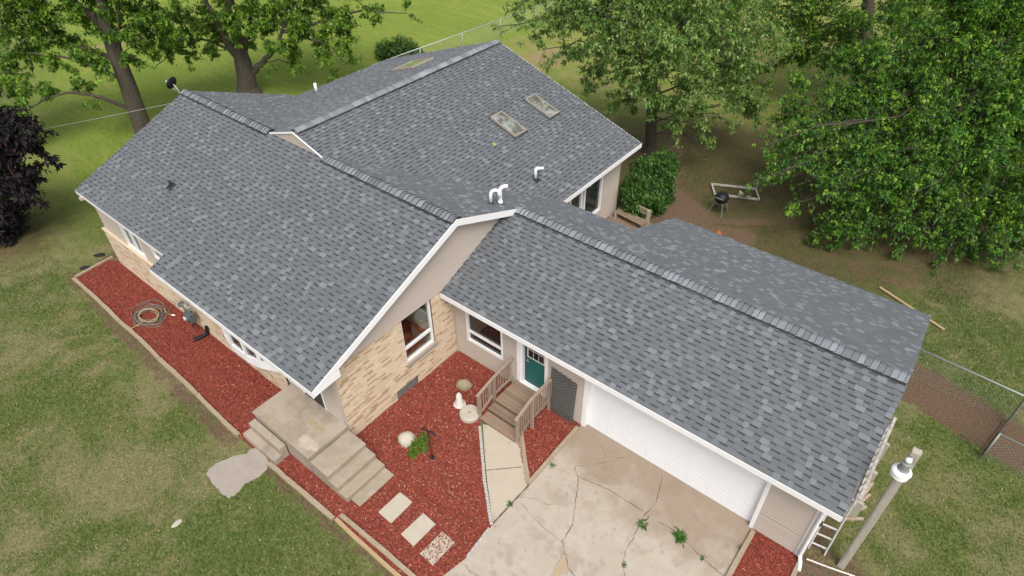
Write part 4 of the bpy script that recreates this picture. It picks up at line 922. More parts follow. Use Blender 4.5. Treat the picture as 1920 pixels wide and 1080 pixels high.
HO = b.build('garden_hose', M['hose'], label='loosely coiled garden hose lying on the red mulch', cat='hose')
b = MB(); b.tube([(hc[0]+.62, hc[1]+.5, .06), (hc[0]+.72, hc[1]+.55, .06)], .025, 8); b.build('nozzle', M['pvc'], HO)
# gas meter and black drain pipe on the front wall
mx_, my_ = -7.42, -.30
ME_ = empty('gas_meter', (mx_, my_, 0), 'grey utility meter with pipes against the low brick front wall', 'meter')
b = MB(); b.box(mx_-.16, mx_+.16, my_-.12, my_+.1, .55, .92); b.lathe((mx_, my_-.12, .74), [(.12, 0), (.12, .05), (.08, .07), (0, .07)], 20, (0, -1, 0)); b.build('meter_body', M['meter'], ME_, bevel=.03)
b = MB(); b.lathe((mx_-.02, my_-.19, .76), [(.075, 0), (.075, .02), (0, .02)], 18, (0, -1, 0)); b.build('dial', M['pvc'], ME_)
b = MB(); b.tube([(mx_-.1, my_, .9), (mx_-.1, my_, 1.12), (mx_-.22, my_, 1.15), (mx_-.3, my_, 1.1), (mx_-.3, my_, 0)], .022, 8); b.tube([(mx_+.1, my_, .9), (mx_+.1, my_, 1.15), (mx_+.12, my_+.18, 1.2)], .022, 8); b.build('pipe', M['galv'], ME_, smooth=True)
b = MB(); b.lathe((mx_-.3, my_-.02, 1.1), [(.11, 0), (.12, .03), (.06, .06), (.03, .1), (0, .1)], 18, (0, -.5, 1)); b.build('regulator', M['meter'], ME_)
b = MB(); b.tube([(-6.95, -.12, .42), (-6.98, -.16, .18), (-7.02, -.3, .08), (-7.12, -.62, .07)], .065, 12)
for k in range(7): b.lathe((-7.02-.014*k, -.3-.045*k, .08), [(.066, -.008), (.075, 0), (.066, .008)], 12, (-.3, -.95, 0))
tag(b.build('drain_pipe', M['dark']), 'black corrugated drain pipe poking out of the low brick wall', 'pipe')
# dark edging cloth and stones at the far left end of the bed
for i, (u, v, l) in enumerate(((187, 478, 'crumpled black cloth scrap nearer the house corner'), (160, 502, 'crumpled black cloth scrap further out in the grass'))):
    q = G(u, v, .03); rock('weed_cloth', q, .22, .10, .05, l, 'cloth scrap', 20+i, m='dark', rot=.9)
q = G(222, 476, .05); rock('rock', q, .12, .08, .08, 'small white stone at the left house corner', 'rock', 31, m='pvc')
# ------------------------------------------------------------------ lamp post
LP = empty('lamp_post', (11.92, 4.87, 0), 'leaning looking square wooden pole with a white barn lamp near the garage', 'lamp post')
b = MB(); n = 12
for k in range(n):
    z0, z1 = 4.55*k/n-.05*(k == 0), 4.55*(k+1)/n; b.box(11.92-.08, 11.92+.08, 4.87-.075, 4.87+.075, z0, z1)
b.build('pole', M['greywood'], LP)
lc = np.array([11.86, 4.68, 4.07]); b = MB()
b.lathe(lc, [(0, .32), (.055, .32), (.06, .28), (.088, .26), (.092, .10), (.12, .06)], 24); b.build('lamp_housing', mat('lamp_grey', (.22, .22, .215), .5), LP)
b = MB(); b.lathe(lc, [(0, .40), (.035, .395), (.058, .37), (.062, .32), (.04, .315)], 24); b.build('lamp_cap', M['pvc'], LP, smooth=True)
b = MB(); b.lathe(lc, [(.09, .075), (.135, .06), (.168, .03), (.185, .0), (.178, -.012), (.170, -.02), (.168, -.13), (.15, -.135), (.14, -.1), (.0, -.09)], 32); b.build('lamp_shade', M['pvc'], LP)
b = MB(); b.tube([lc+[0, 0, .30], lc+[.03, .07, .36], (11.9, 4.80, 4.42)], .028, 10); b.build('bracket', M['galv'], LP, smooth=True)
b = MB(); b.tube([(11.85, 4.78, 4.2)]+[(11.87+.008*math.sin(k*1.3), 4.775, 4.1-.34*k) for k in range(12)]+[(11.82, 4.77, .05)], .006, 5); b.build('cable', M['galv'], LP)
# ladder standing at the garage end and a second one lying along the wall
def ladder(name, base, up, width, n, rail=(.07, .03), label=None, m='alu', cat='ladder'):
    base, up, width = [np.array(q, float) for q in (base, up, width)]; o = empty(name, tuple(base), label, cat)
    nrm = np.cross(up, width)
    for s_ in (-.5, .5): b = MB(); b.bar(base+width*s_, base+width*s_+up, rail[1], rail[0], up=nrm); b.build('side_rail', M[m], o)
    for k in range(n):
        t = (k+.6)/n; b = MB(); b.bar(base-width*.46+up*t, base+width*.46+up*t, .034, .03); b.build('rung', M[m], o)
    return o
M['alu_dull'] = mat('dull_aluminium', (.40, .40, .39), .6, noise=[(6, .45, .6, .6, (.22, .17, .12))]); M['ladderwhite'] = mat('pale_aluminium', (.62, .63, .63), .45, metal=.15)
ladder('step_ladder', (11.34, 4.86, .02), (-.02, .22, 2.25), (.36, .06, 0), 6, label='pale ladder standing upright at the garage corner', m='ladderwhite')
ladder('extension_ladder', (11.62, 5.95, 1.02), (-.01, 3.0, .06), (.04, 0, .36), 11, label='long ladder lying on edge along the garage end wall', m='alu_dull')
SH = empty('ladder_rest', (11.6, 7.3, 0), 'low rough wooden rest carrying the long ladder by the garage end wall', 'support')
for k in range(3): b = MB(); b.box(11.35, 11.8, 6.2+k*1.1, 6.28+k*1.1, .0, .76); b.build('support', M['greywood'], SH)
b = MB(); b.box(11.52, 11.62, 6.1, 8.6, .762, .82); b.build('beam', M['greywood'], SH)
b = MB()
for k in range(5): b.bar((11.5+.05*k, 6.0+.1*k, .1+.05*k), (11.95-.04*k, 6.35+.35*k, .12+.06*k), .06, .05)
tag(b.build('scrap_wood', mat('scrap_wood', (.3, .22, .15), .9, noise=[(20, .4, .6, .6, (.5, .45, .38))])), 'heap of scrap wood beside the garage end wall', 'wood pile')
# ------------------------------------------------------------------ fences
def chain_fence(name, pts, h, label, posts=True, mesh=True, sp=.12, step=2.5):
    o = empty(name, (*pts[0], 0), label, 'fence')
    b = MB(); b.tube([(x, y, h) for x, y in pts], .028, 8); b.build('top_rail', M['galv'], o, smooth=True)
    V = []; wires = MB()
    for p, q in zip(pts, pts[1:]):
        p, q = np.array(p, float), np.array(q, float); L = np.linalg.norm(q-p); d = (q-p)/L
        n = max(1, int(round(L/step)))
        for k in range(n+1):
            if k == n and tuple(q) != tuple(pts[-1]): continue
            c = p+d*L*k/n; b = MB(); b.tube([(c[0], c[1], -.1), (c[0], c[1], h+.03)], .026, 8); b.build('post', M['galv'], o, smooth=True)
        for k in range(int(-h/sp), int(L/sp)+1):
            for sg in (0, 1):
                a0, a1 = k*sp, k*sp+h; t0, t1 = max(0, -a0/h), min(1, (L-a0)/h)
                if t1-t0 < .02: continue
                z0, z1 = (t0*h, t1*h) if sg == 0 else (h-t0*h, h-t1*h)
                P0 = p+d*(a0+t0*h); P1 = p+d*(a0+t1*h); wires.tube([(P0[0], P0[1], z0+.02), (P1[0], P1[1], z1+.02)], .0011, 3, cap=False)
    wires.build('chain_mesh', M['galv'], o)
    return o
fb0, fb1 = G(700, 122, 1.1)[:2], G(1120, -28, 1.1)[:2]
chain_fence('chain_link_fence', [tuple(fb0), tuple(fb1)], 1.12, 'chain link fence crossing the grass behind the back wing', step=3.3)
fr0 = (11.2, 12.25); fr1 = (14.25, 12.05)
chain_fence('chain_link_fence', [fr0, fr1, (20, 11.7)], 1.12, 'chain link fence running right from the garage rear corner', step=3)
chain_fence('chain_link_fence', [(13.9, 10.24), (18, 10.0)], 1.08, 'short low chain link fence at the right edge beyond the gate', step=3)
gt = empty('chain_link_gate', (13.87, 10.3, 0), 'open dark chain link gate between the two right hand fences', 'gate')
b = MB()
for z in (.12, 1.08): b.tube([(13.88, 10.30, z), (14.22, 11.95, z)], .024, 8)
for (x, y) in ((13.88, 10.30), (14.22, 11.95)): b.tube([(x, y, .1), (x, y, 1.1)], .024, 8)
b.build('gate_frame', mat('dark_steel', (.06, .065, .062), .5, metal=.3), gt)
b = MB()
for k in range(-9, 15):
    for sg in (0, 1):
        t0, t1 = max(0, -k*.12/.95), min(1, (1.68-k*.12)/.95)
        if t1-t0 > .03:
            f = lambda t: (13.88+.34*(k*.12+t*.95)/1.68, 10.3+1.65*(k*.12+t*.95)/1.68, .12+.95*(t if sg == 0 else 1-t)); b.tube([f(t0), f(t1)], .003, 3, cap=False)
b.build('chain_mesh', M['galv'], gt)
b = MB(); b.bar((9.72, 15.98, .06), (11.99, 15.02, .06), .09, .04); tag(b.build('lumber', M['lumber']), 'new yellow board lying in the grass behind the garage', 'lumber')
# ------------------------------------------------------------------ back yard things
gq = G(1345, 397, 0); gx_, gy_ = gq[0]+.05, gq[1]
GR = empty('kettle_grill', (gx_, gy_, 0), 'black barbecue grill on thin legs in the back yard', 'grill')
b = MB(); b.lathe((gx_, gy_, .62), [(0, -.16), (.16, -.13), (.26, -.03), (.28, .08), (.285, .09)], 28); b.build('bowl', M['dark'], GR, smooth=True)
b = MB(); b.lathe((gx_, gy_, .62), [(.29, .09), (.285, .13), (.24, .23), (.13, .30), (0, .32)], 28); lid = b.build('lid', M['dark'], GR, smooth=True)
b = MB(); b.tube([(gx_-.2, gy_-.24, .78), (gx_-.14, gy_-.31, .82), (gx_+.1, gy_-.33, .82), (gx_+.17, gy_-.26, .78)], .012, 8); b.build('handle', M['alu'], lid)
for (dx, dy) in ((-.34, -.2), (.26, -.3), (.3, .25), (-.25, .3)): b = MB(); b.tube([(gx_+dx*.55, gy_+dy*.55, .55), (gx_+dx, gy_+dy, 0)], .012, 6); b.build('leg', M['galv'], GR)
b = MB()
for k in range(6): b.bar((gx_-.25, gy_-.2+.08*k, .16), (gx_+.25, gy_-.2+.08*k, .16), .012, .012)
b.build('bottom_rack', M['dark'], GR)
fc = [G(1334, 345, .1), G(1417, 354, .1), G(1423, 374, .1), G(1340, 364, .1)]  # plain white wooden frame lying on the ground
b = MB()
for i in range(4): p, q = fc[i], fc[(i+1) % 4]; b.bar(p, q, .06, .08)
tag(b.build('white_frame', mat('chipped_white_wood', (.5, .47, .42), .8, noise=[(14, .5, .62, .8, (.16, .13, .1))])), 'chipped white rectangular wooden frame lying on the ground behind the grill', 'wooden frame')
q = G(1394, 370, .1); b = MB(); r = random.Random(2)
for k in range(9):
    a = r.uniform(0, 6.28); t = np.array([math.cos(a), math.sin(a), r.uniform(.3, 1.2)])*.3; sd_ = np.array([-math.sin(a), math.cos(a), 0])*.06
    b.face([q-sd_*.5, q+t*.5-sd_*1.5, q+t, q+t*.5+sd_*1.5])
tag(b.build('white_rag', mat('pale_rag', (.5, .48, .36), .9)), 'pale crumpled scraps on the near edge of the white wooden frame', 'scrap')
q = G(1347, 436, .15); OB = rock('orange_pot', (q[0], q[1], .10), .15, .17, .15, 'orange lump of plastic on the dirt behind the garage roof', 'plastic', 41, m='orange')
q = G(1257, 371, .05); rock('red_clay_pot', q, .22, .10, .08, 'broken red clay piece on the dirt path', 'clay piece', 43, m='redcloth', rot=-.6)
# back deck with bench
BD = empty('back_deck', (1.0, 13.3, 0), 'low wooden deck in the corner behind the wing windows', 'deck')
b = MB(); ys = [10.0+i*.145 for i in range(31)]
boards(b, -.08, 2.3, ys[:30], .30); b.build('deck_boards', M['deckwood'], BD)
b = MB(); b.box(-.05, 2.28, 10.02, 14.2, .0, .262, (.45, .45, .45)); b.build('deck_frame', M['deckwood'], BD)
BN = empty('deck_bench', (1.0, 13.9, .3), 'grey board bench back rail at the end of the back deck', 'bench')
for k in range(2): b = MB(); b.bar((.1, 14.26, .86-.17*k), (1.52, 14.08, .86-.17*k), .04, .12); b.build('back_board', M['timber'], BN)
for (x, y) in ((.15, 14.20), (1.42, 14.04)): b = MB(); b.box(x-.05, x+.05, y-.05, y+.05, .30, .95); b.build('post', M['greywood'], BN)
for k in range(3): b = MB(); b.bar((.12, 13.98-.14*k, .55), (1.48, 13.82-.14*k, .55), .12, .035); b.build('seat_board', M['deckwood'], BN)
for x in (.2, 1.4): b = MB(); b.box(x-.04, x+.04, 13.6, 13.68, .3, .53); b.build('leg', M['greywood'], BN)
# satellite dish at the far gable
dc = np.array([-13.75, 4.40, 5.42]); SD = empty('satellite_dish', (-13.6, 4.45, 5.0), 'dark backed satellite dish on an arm at the far end of the front ridge', 'satellite dish')
ax_ = np.array([-.85, -.22, .30]); ax_ /= np.linalg.norm(ax_)
b = MB(); b.lathe(dc, [(0, 0), (.12, .018), (.21, .058), (.245, .086), (.237, .092), (.20, .064), (.10, .024), (0, .011)], 28, ax_); b.build('dish', M['dark'], SD, smooth=True)
b = MB(); b.tube([dc+[0, 0, -.02], dc+[.12, .03, -.2], (-13.58, 4.45, 5.02)], .022, 8); b.build('mast', M['galv'], SD)
b = MB(); b.tube([dc+np.array([0, 0, -.25]), dc+ax_*.30+np.array([0, 0, -.10])], .014, 6); b.lathe(dc+ax_*.33-np.array([0, 0, .08]), [(0, -.04), (.035, -.04), (.045, .04), (0, .04)], 12, ax_); b.build('feed_arm', M['galv'], SD)
# overhead service wire
b = MB(); p, q = PLx(338, 190, 0, -13.5), PLx(-160, 285, 0, -22.0)
b.tube([p+(q-p)*t-np.array([0, 0, .06*4*t*(1-t)]) for t in np.linspace(0, 1, 16)], .008, 6); tag(b.build('service_wire', M['galv']), 'thin overhead wire running left from the far gable', 'wire')
# ------------------------------------------------------------------ vegetation
def leaf_quads(P, D, ln, wd, droop, rng):
    """P base (n,3), D unit direction (n,3); folded leaf: base, side, tip, side"""
    n = len(P); up = np.array([0, 0, 1.])
    sd = np.cross(D, up); nr = np.linalg.norm(sd, axis=1, keepdims=True); sd = np.where(nr > 1e-3, sd/np.maximum(nr, 1e-3), np.array([1, 0, 0.]))
    tl = rng.normal(0, .35, n)[:, None]; nn = np.cross(sd, D); sd = sd*np.cos(tl)+nn*np.sin(tl)
    mid = P+D*ln[:, None]*.42
    tip = P+D*ln[:, None]-up*(droop*ln)[:, None]
    l = mid-sd*wd[:, None]/2-up*(wd*.12)[:, None]; r = mid+sd*wd[:, None]/2-up*(wd*.12)[:, None]
    return np.stack([P, l, tip, r], 1).reshape(-1, 3)
def cluster_leaves(Cp, k, size, rng, cols, var=.25, spread=.5, tip=.0):
    """star shaped leaf clusters at twig points Cp"""
    n = len(Cp); P = np.repeat(Cp, k, 0); m = len(P)
    az = rng.uniform(0, 2*math.pi, m); el = rng.normal(-.15, spread, m)
    D = np.stack([np.cos(az)*np.cos(el), np.sin(az)*np.cos(el), np.sin(el)], -1)
    sc = np.repeat(rng.uniform(.7, 1.25, n), k)*rng.uniform(.75, 1.2, m)*size
    P = P+D*(sc*.22)[:, None]
    V = leaf_quads(P, D, sc, sc*rng.uniform(.45, .75, m), rng.uniform(.15, .75, m), rng)
    ci = rng.choice(len(cols), n, p=[c[1] for c in cols]); base = np.array([c[0] for c in cols])[ci]
    base = np.repeat(base, k, 0)*rng.uniform(1-var, 1+var, (m, 1))*np.array([1, 1, 1])
    base[:, 0] *= rng.uniform(.85, 1.2, m)
    return V, np.repeat(base, 4, 0)
GREEN = [((.044, .112, .016), .30), ((.076, .175, .022), .34), ((.135, .265, .028), .24), ((.22, .35, .045), .12)]
GREEN2 = [((.08, .155, .034), .30), ((.13, .235, .052), .37), ((.20, .32, .08), .23), ((.30, .40, .14), .10)]
PURPLE = [((.006, .005, .006), .55), ((.011, .007, .008), .30), ((.024, .014, .016), .11), ((.045, .018, .022), .04)]
BUSH = [((.035, .095, .016), .45), ((.06, .145, .024), .37), ((.11, .21, .04), .18)]
GREEN4 = [((.040, .11, .017), .36), ((.07, .18, .023), .34), ((.13, .28, .03), .20), ((.21, .36, .045), .10)]
GREEN3 = [((.06, .135, .018), .30), ((.10, .21, .025), .34), ((.17, .30, .035), .24), ((.25, .38, .055), .12)]
def tree(name, base, trunk, blobs, label, cols, leaf=.15, k=6, dens=90, seed=0, kind_group=None, limbs=(), cat='tree', trans_mat='leaf', twigs=True, droop=.25):
    """trunk: list of (xyz, r); blobs: list of (xyz, r [,density factor]); limbs: list of [(xyz...), r0]"""
    rng = np.random.default_rng(seed); root = empty(name, (float(base[0]), float(base[1]), 0), label, cat, kind_group)
    b = MB(); tp = [np.array(p, float) for p, r in trunk]; tr = [r for p, r in trunk]
    # smooth trunk with root flare
    b.tube(tp, tr, 14)
    skel = []
    for i in range(len(tp)-1):
        for t in np.linspace(0, 1, 8, endpoint=False): skel.append((tp[i]+(tp[i+1]-tp[i])*t, tr[i]+(tr[i+1]-tr[i])*t))
    for lp, r0 in limbs:
        lp = [np.array(q, float) for q in lp]; fine = []
        for p, q in zip(lp, lp[1:]):
            for t in np.linspace(0, 1, 5, endpoint=False): fine.append(p+(q-p)*t+rng.normal(0, .03, 3))
        fine.append(lp[-1]); rr = [r0*(1-.8*i/(len(fine)-1)) for i in range(len(fine))]
        b.tube(fine, rr, 9); skel += list(zip(fine, rr))
    sp = np.array([s[0] for s in skel]); sr = np.array([s[1] for s in skel])
    CP = []; CC = []
    for bl in blobs:
        c, r = np.array(bl[0], float), bl[1]; f = bl[2] if len(bl) > 2 else 1.0
        # limb from the best skeleton node to the blob
        d = np.linalg.norm(sp-c, axis=1)+np.maximum(0, sp[:, 2]-c[2]+.3)*1.3; j = int(np.argmin(d)); s0 = sp[j]; L = np.linalg.norm(c-s0)
        r0 = min(sr[j]*.6, .055, .016+.006*L); mid = (s0+c)/2+np.array([0, 0, .22*L])+rng.normal(0, .12*L, 3)*[1, 1, .6]
        path = [(1-t)**2*s0+2*t*(1-t)*mid+t*t*c+(rng.normal(0, .02*L, 3) if 0 < t < .95 else 0) for t in np.linspace(0, 1, 8)]
        b.tube(path, [r0*(1-.75*i/7) for i in range(8)], 6, cap=False)
        nt_ = int(max(5, 7*r*r*f))
        for _ in range(nt_):
            v = rng.normal(size=3); v /= np.linalg.norm(v); v[2] *= .8; e_ = c+v*r*rng.uniform(.45, 1.0)**.6
            st = path[rng.integers(3, 8)]; m2 = (st+e_)/2+np.array([0, 0, .15*r]); ee = e_-np.array([0, 0, droop*r*rng.uniform(0, 1)])
            tw = [(1-t)**2*st+2*t*(1-t)*m2+t*t*ee for t in np.linspace(0, 1, 6)]
            b.tube(tw, [.014*(1-.8*i/5)*(.6+.4*r) for i in range(6)], 4, cap=False)
            nc = max(2, int(dens*r*r*f/nt_*1.0)); tt = rng.uniform(.25, 1.0, nc)**.8
            for t in tt:
                q = (1-t)**2*st+2*t*(1-t)*m2+t*t*ee; CP.append(q+rng.normal(0, .12, 3)*r*.8)
    b.build('trunk', M['bark'], root)
    CP = np.array(CP); CP[:, 2] = np.maximum(CP[:, 2], .25)
    V, c = cluster_leaves(CP, k, leaf, rng, cols)
    link('crown', np_mesh('crown', V, np.arange(len(V)).reshape(-1, 4), c), M[trans_mat], root)
    return root
def blobs_px(base, lst): return [(PV(u, v, base, off), r, *rest) for (u, v, off, r, *rest) in lst]
def tk(base, pts): return [(PV(u, v, base, off), r) for u, v, off, r in pts]
# left maple (tall trunk beside the house)
b1 = np.array([-22.1, 5.65]); t1 = [((b1[0], b1[1], -.1), .62), ((b1[0], b1[1], .35), .46)]+tk(b1, [(266, 235, 0, .41), (240, 160, 0, .37), (213, 90, 0, .33), (198, 40, 0, .27), (186, -20, 0, .22), (178, -110, 0, .12)])
l1 = [([PV(u, v, b1, o) for u, v, o in pts], r) for pts, r in (
  ([(244, 206, 0), (190, 182, -.3), (130, 172, -.6), (85, 185, -.8), (42, 214, -1)], .10), ([(232, 150, 0), (170, 120, -.4), (110, 105, -.5), (50, 100, -.6)], .10),
  ([(222, 115, 0), (160, 88, .4), (90, 78, .8), (10, 58, 1)], .12), ([(205, 75, 0), (170, 30, -.3), (130, -5, -.6), (105, -40, -1)], .2), ([(225, 120, 0), (223, 60, -.3), (222, -20, -.5)], .10),
  ([(200, 60, 0), (240, 45, .4), (300, 40, .8)], .08))]
bl1 = blobs_px(b1, [(120, 70, .9, 1.0), (180, 110, .7, .8), (70, 10, .2, 1.3), (15, 130, .2, 1.1), (90, 165, .4, .7), (270, 40, -.5, .9), (320, 55, -.4, .8, .8), (160, 10, .6, 1.2), (0, 160, -.3, .9), (40, 100, .8, 1.15), (90, 60, .5, 1.15), (25, 40, .6, 1.3), (150, 30, -.4, 1.2), (110, 120, -.5, .9, .8), (60, 160, -.7, .85, .8), (20, 200, -.9, 1.0), (150, 160, -.4, .75, .7), (160, 90, -.3, .9, .8),
  (205, 20, .2, 1.1), (260, 15, .4, 1.2), (240, 70, -.6, .95), (285, 60, .5, 1.0), (255, 110, -.7, .75, .7), (170, 195, -.5, .45, .7), (50, 215, -1, .5, .8), (300, 90, .2, .7, .7), (235, 105, .9, .7, .7), (195, 130, -.9, .7, .7),
  (-60, 80, .5, 1.8), (-60, 180, -.5, 1.6), (60, -50, .5, 2.0), (180, -60, 0, 2.2), (280, -50, .5, 1.9), (-40, -40, 0, 2.2), (120, -130, 0, 2.4), (220, -140, 0, 2.2)])
tree('maple_tree', b1, t1, bl1, 'maple with a thick bare leaning trunk at the left gable end of the house', GREEN3, leaf=.14, k=7, dens=170, seed=1, limbs=l1)
# second maple behind the ridge
b2 = np.array([-22.67, 11.9]); t2 = [((b2[0], b2[1], -.1), .80), ((b2[0], b2[1], .5), .56)]+tk(b2, [(462, 145, 0, .48), (455, 115, 0, .44), (447, 85, 0, .30), (438, 40, 0, .26), (428, -10, 0, .22), (418, -90, 0, .12)])
l2 = [([PV(u, v, b2, o) for u, v, o in pts], r) for pts, r in (
  ([(456, 120, 0), (430, 85, -.3), (408, 45, -.5), (385, 0, -.7), (372, -40, -1)], .27), ([(475, 135, 0), (500, 110, -.2), (522, 82, -.4), (535, 40, -.5), (560, 0, -.6)], .17), ([(452, 100, 0), (466, 55, .4), (475, 0, .6), (480, -40, .8)], .20),
  ([(428, 92, -.2), (400, 78, -.4), (370, 74, -.5), (330, 95, -.7), (290, 128, -1)], .08), ([(520, 85, -.4), (570, 70, -.6), (620, 85, -.8), (650, 120, -1)], .08), ([(530, 60, -.4), (600, 40, 0), (680, 20, 0), (760, 25, 0)], .10))]
bl2 = blobs_px(b2, [(360, 75, .4, .9), (410, 50, .7, 1.0), (470, 75, .8, .9), (510, 45, .7, 1.1), (565, 95, .3, .9), (610, 75, .5, 1.0), (650, 50, .4, .9), (320, 85, .2, .7), (390, 100, .2, .6, .8), (590, 15, .6, 1.2), (700, 45, .2, .6, .8), (330, 60, -.5, 1.0, .8), (300, 95, -.8, .8, .7), (350, 105, -.8, .75, .7), (380, 40, -.6, 1.2), (330, 15, -.4, 1.2), (430, 20, -.6, 1.3), (400, 80, -.9, .65, .7), (480, 30, -.6, 1.3), (535, 20, -.5, 1.4), (540, 75, -.8, 1.0), (590, 50, -.5, 1.3), (600, 105, -.8, .85, .8), (650, 80, -.6, 1.0),
  (560, 130, -1, .65, .7), (640, 30, 0, 1.1), (690, 15, 0, .85, .7), (500, 75, -1.0, .8, .7), (620, 140, -.9, .5, .6), (670, 120, -.7, .6, .6), (510, 130, -1, .45, .6), (765, 10, 0, .55, .6), (780, 35, .1, .35, .5), (450, 55, -1.1, .8, .6),
  (380, -50, 0, 2.0), (470, -60, 0, 2.2), (560, -60, 0, 2.0), (650, -50, 0, 1.6), (420, -140, 0, 2.4), (540, -140, 0, 2.2)])
tree('maple_tree', b2, t2, bl2, 'maple with a forked trunk rising behind the far front roof', GREEN3, leaf=.14, k=7, dens=170, seed=2, limbs=l2)
# purple maple at the left edge
b3 = np.array([-18.9, -2.4]); t3 = [((b3[0], b3[1], -.1), .20), ((b3[0], b3[1], .8), .15), ((b3[0], b3[1], 3), .10), ((b3[0], b3[1], 5), .03)]
bl3 = blobs_px(b3, [(20, 220, 0, 1.05), (58, 262, 0, .95), (82, 295, 0, .65), (25, 290, -.4, 1.3), (60, 335, 0, .9), (15, 360, -.4, 1.3), (42, 395, -.3, .8), (10, 430, -.3, 1.1), (35, 440, 0, .6), (-50, 260, 0, 1.8), (-50, 380, 0, 1.8), (-90, 320, .5, 2), (20, 320, 1.2, 1.4), (-30, 190, .3, 1.2), (5, 255, -.6, 1.1)])
tree('purple_maple', b3, t3, bl3, 'dark purple leaved maple at the left edge of the lawn', PURPLE, leaf=.17, k=6, dens=150, seed=3, trans_mat='purpleleaf')
# maple behind the wing, near its right eave
b4 = np.array([-1.67, 19.77]); t4 = [((b4[0], b4[1], -.1), .38), ((b4[0], b4[1], .4), .27)]+tk(b4, [(1221, 230, 0, .25), (1223, 150, 0, .23), (1228, 70, 0, .20), (1232, 0, 0, .17), (1236, -100, 0, .08)])
bl4 = blobs_px(b4, [(955, 20, .5, .75, .8), (935, 50, .6, .35, .6), (1000, 60, 0, .9, .9), (1060, 25, .3, 1.5), (1055, 105, -.5, 1.05), (1105, 150, -.8, 1.0, .9), (1130, 75, -1.5, 1.6), (1190, 120, -2.4, 1.5), (1205, 40, -2, 1.8), (1160, 195, -1.5, .9, .8), (1280, 105, -2.6, 1.7), (1290, 185, -2.8, 1.25), (1270, 245, -2.6, .8, .8), (1320, 255, -2.2, .65, .7), (1360, 150, -1.2, 1.5), (1355, 60, -1.5, 1.7), (1425, 65, 0, 1.5), (1420, 130, -.6, 1.2), (1410, 190, -1, 1.0), (1440, 210, -1.2, .8), (1390, 100, -.8, 1.2), (1450, 165, -.5, .7, .7), (1215, 170, -3, 1.0), (1240, 90, -3.4, 1.3), (1330, 215, -2.5, .8, .8), (1380, 240, -1.6, .5, .6), (1255, 205, -3.0, .9), (1335, 280, -2, .35, .6), (1100, 40, 1.5, 1.5), (1300, 40, 1.5, 1.6),
  (1010, 120, -.3, .5, .6), (1250, -50, 0, 2.4), (1120, -50, 0, 2.2), (1370, -50, 0, 2.2), (1240, -130, 0, 2.4), (1020, -30, .5, 1.2)])
tree('maple_tree', b4, t4, bl4, 'broad leafed tree with a slim trunk just beyond the right eave of the wing', GREEN2, leaf=.135, k=6, dens=175, seed=4)
# big drooping maple at the right
b5 = G(1800, 338)[:2]; t5 = [((b5[0], b5[1], -.1), .6), ((b5[0], b5[1], .5), .42), ((b5[0], b5[1], 2.5), .36), ((b5[0]+.1, b5[1], 5), .28), ((b5[0]+.2, b5[1]+.2, 8), .18), ((b5[0]+.2, b5[1]+.2, 10.5), .06)]
bl5 = blobs_px(b5, [(1580, 455, -5, .6, .8), (1690, 470, -5.6, .5, .8), (1760, 500, -6.3, .4, .8), (1870, 490, -6.5, .5, .8), (1925, 485, -6.5, .7, .8), (1435, 328, -3.3, .8, 1), (1430, 275, -2.8, .7, .9), (1400, 345, -4.0, .4, .7), (1500, 240, -2.0, 1.0), (1480, 385, -4.5, .55, .8), (1530, 440, -4.5, .45, .7), (1480, 300, -3.0, 1.1), (1535, 360, -4.5, 1.2), (1590, 400, -4.9, 1.0), (1545, 415, -4.5, .6, .8), (1640, 390, -5.1, 1.25), (1625, 445, -4.9, .5, .7), (1715, 360, -5.5, 1.4), (1780, 400, -5.7, 1.3), (1835, 440, -5.7, .9), (1830, 478, -5.7, .5, .8), (1780, 470, -5.7, .55, .8), (1740, 440, -5.5, .7, .8), (1895, 465, -5.9, .6, .8), (1600, 440, -5.1, .5, .7), (1675, 450, -5.5, .45, .7), (1880, 410, -6.0, 1.4), (1935, 425, -5.9, 1.2), (1950, 350, -6.0, 1.6), (1690, 420, -5.3, .6, .8),
  (1465, 215, -0.8, 1.3), (1540, 270, -2.8, 1.6), (1520, 180, -0.5, 1.5), (1620, 300, -3.4, 1.7), (1700, 280, -3.8, 1.8), (1790, 310, -4.4, 1.7), (1870, 310, -4.8, 1.8), (1610, 200, -1.5, 1.8), (1700, 180, -2.0, 1.9), (1800, 200, -2.5, 2.0), (1900, 210, -3.0, 2.0), (1960, 240, -3.0, 1.8), (1680, 90, -0.6, 1.9), (1780, 90, -1.0, 2.0), (1880, 90, -1.2, 2.1), (1960, 80, -1.0, 2.1), (1760, 0, 0.0, 2.1), (1860, -10, 0.0, 2.2), (1960, -20, 0.0, 2.2),
  (1440, 260, -2.4, .7, .8), (1600, 120, 0.0, 1.4), (1820, -120, 0.0, 2.6), (1930, -110, 0.0, 2.6), (1700, 200, 3.0, 2.4), (1850, 200, 4.0, 2.6), (2040, 150, -1.0, 2.6), (2060, 330, -2.8, 2.6)])
tree('maple_tree', b5, t5, bl5, 'large bright drooping maple filling the right edge of the back yard', GREEN4, leaf=.115, k=7, dens=215, seed=5, droop=.6)
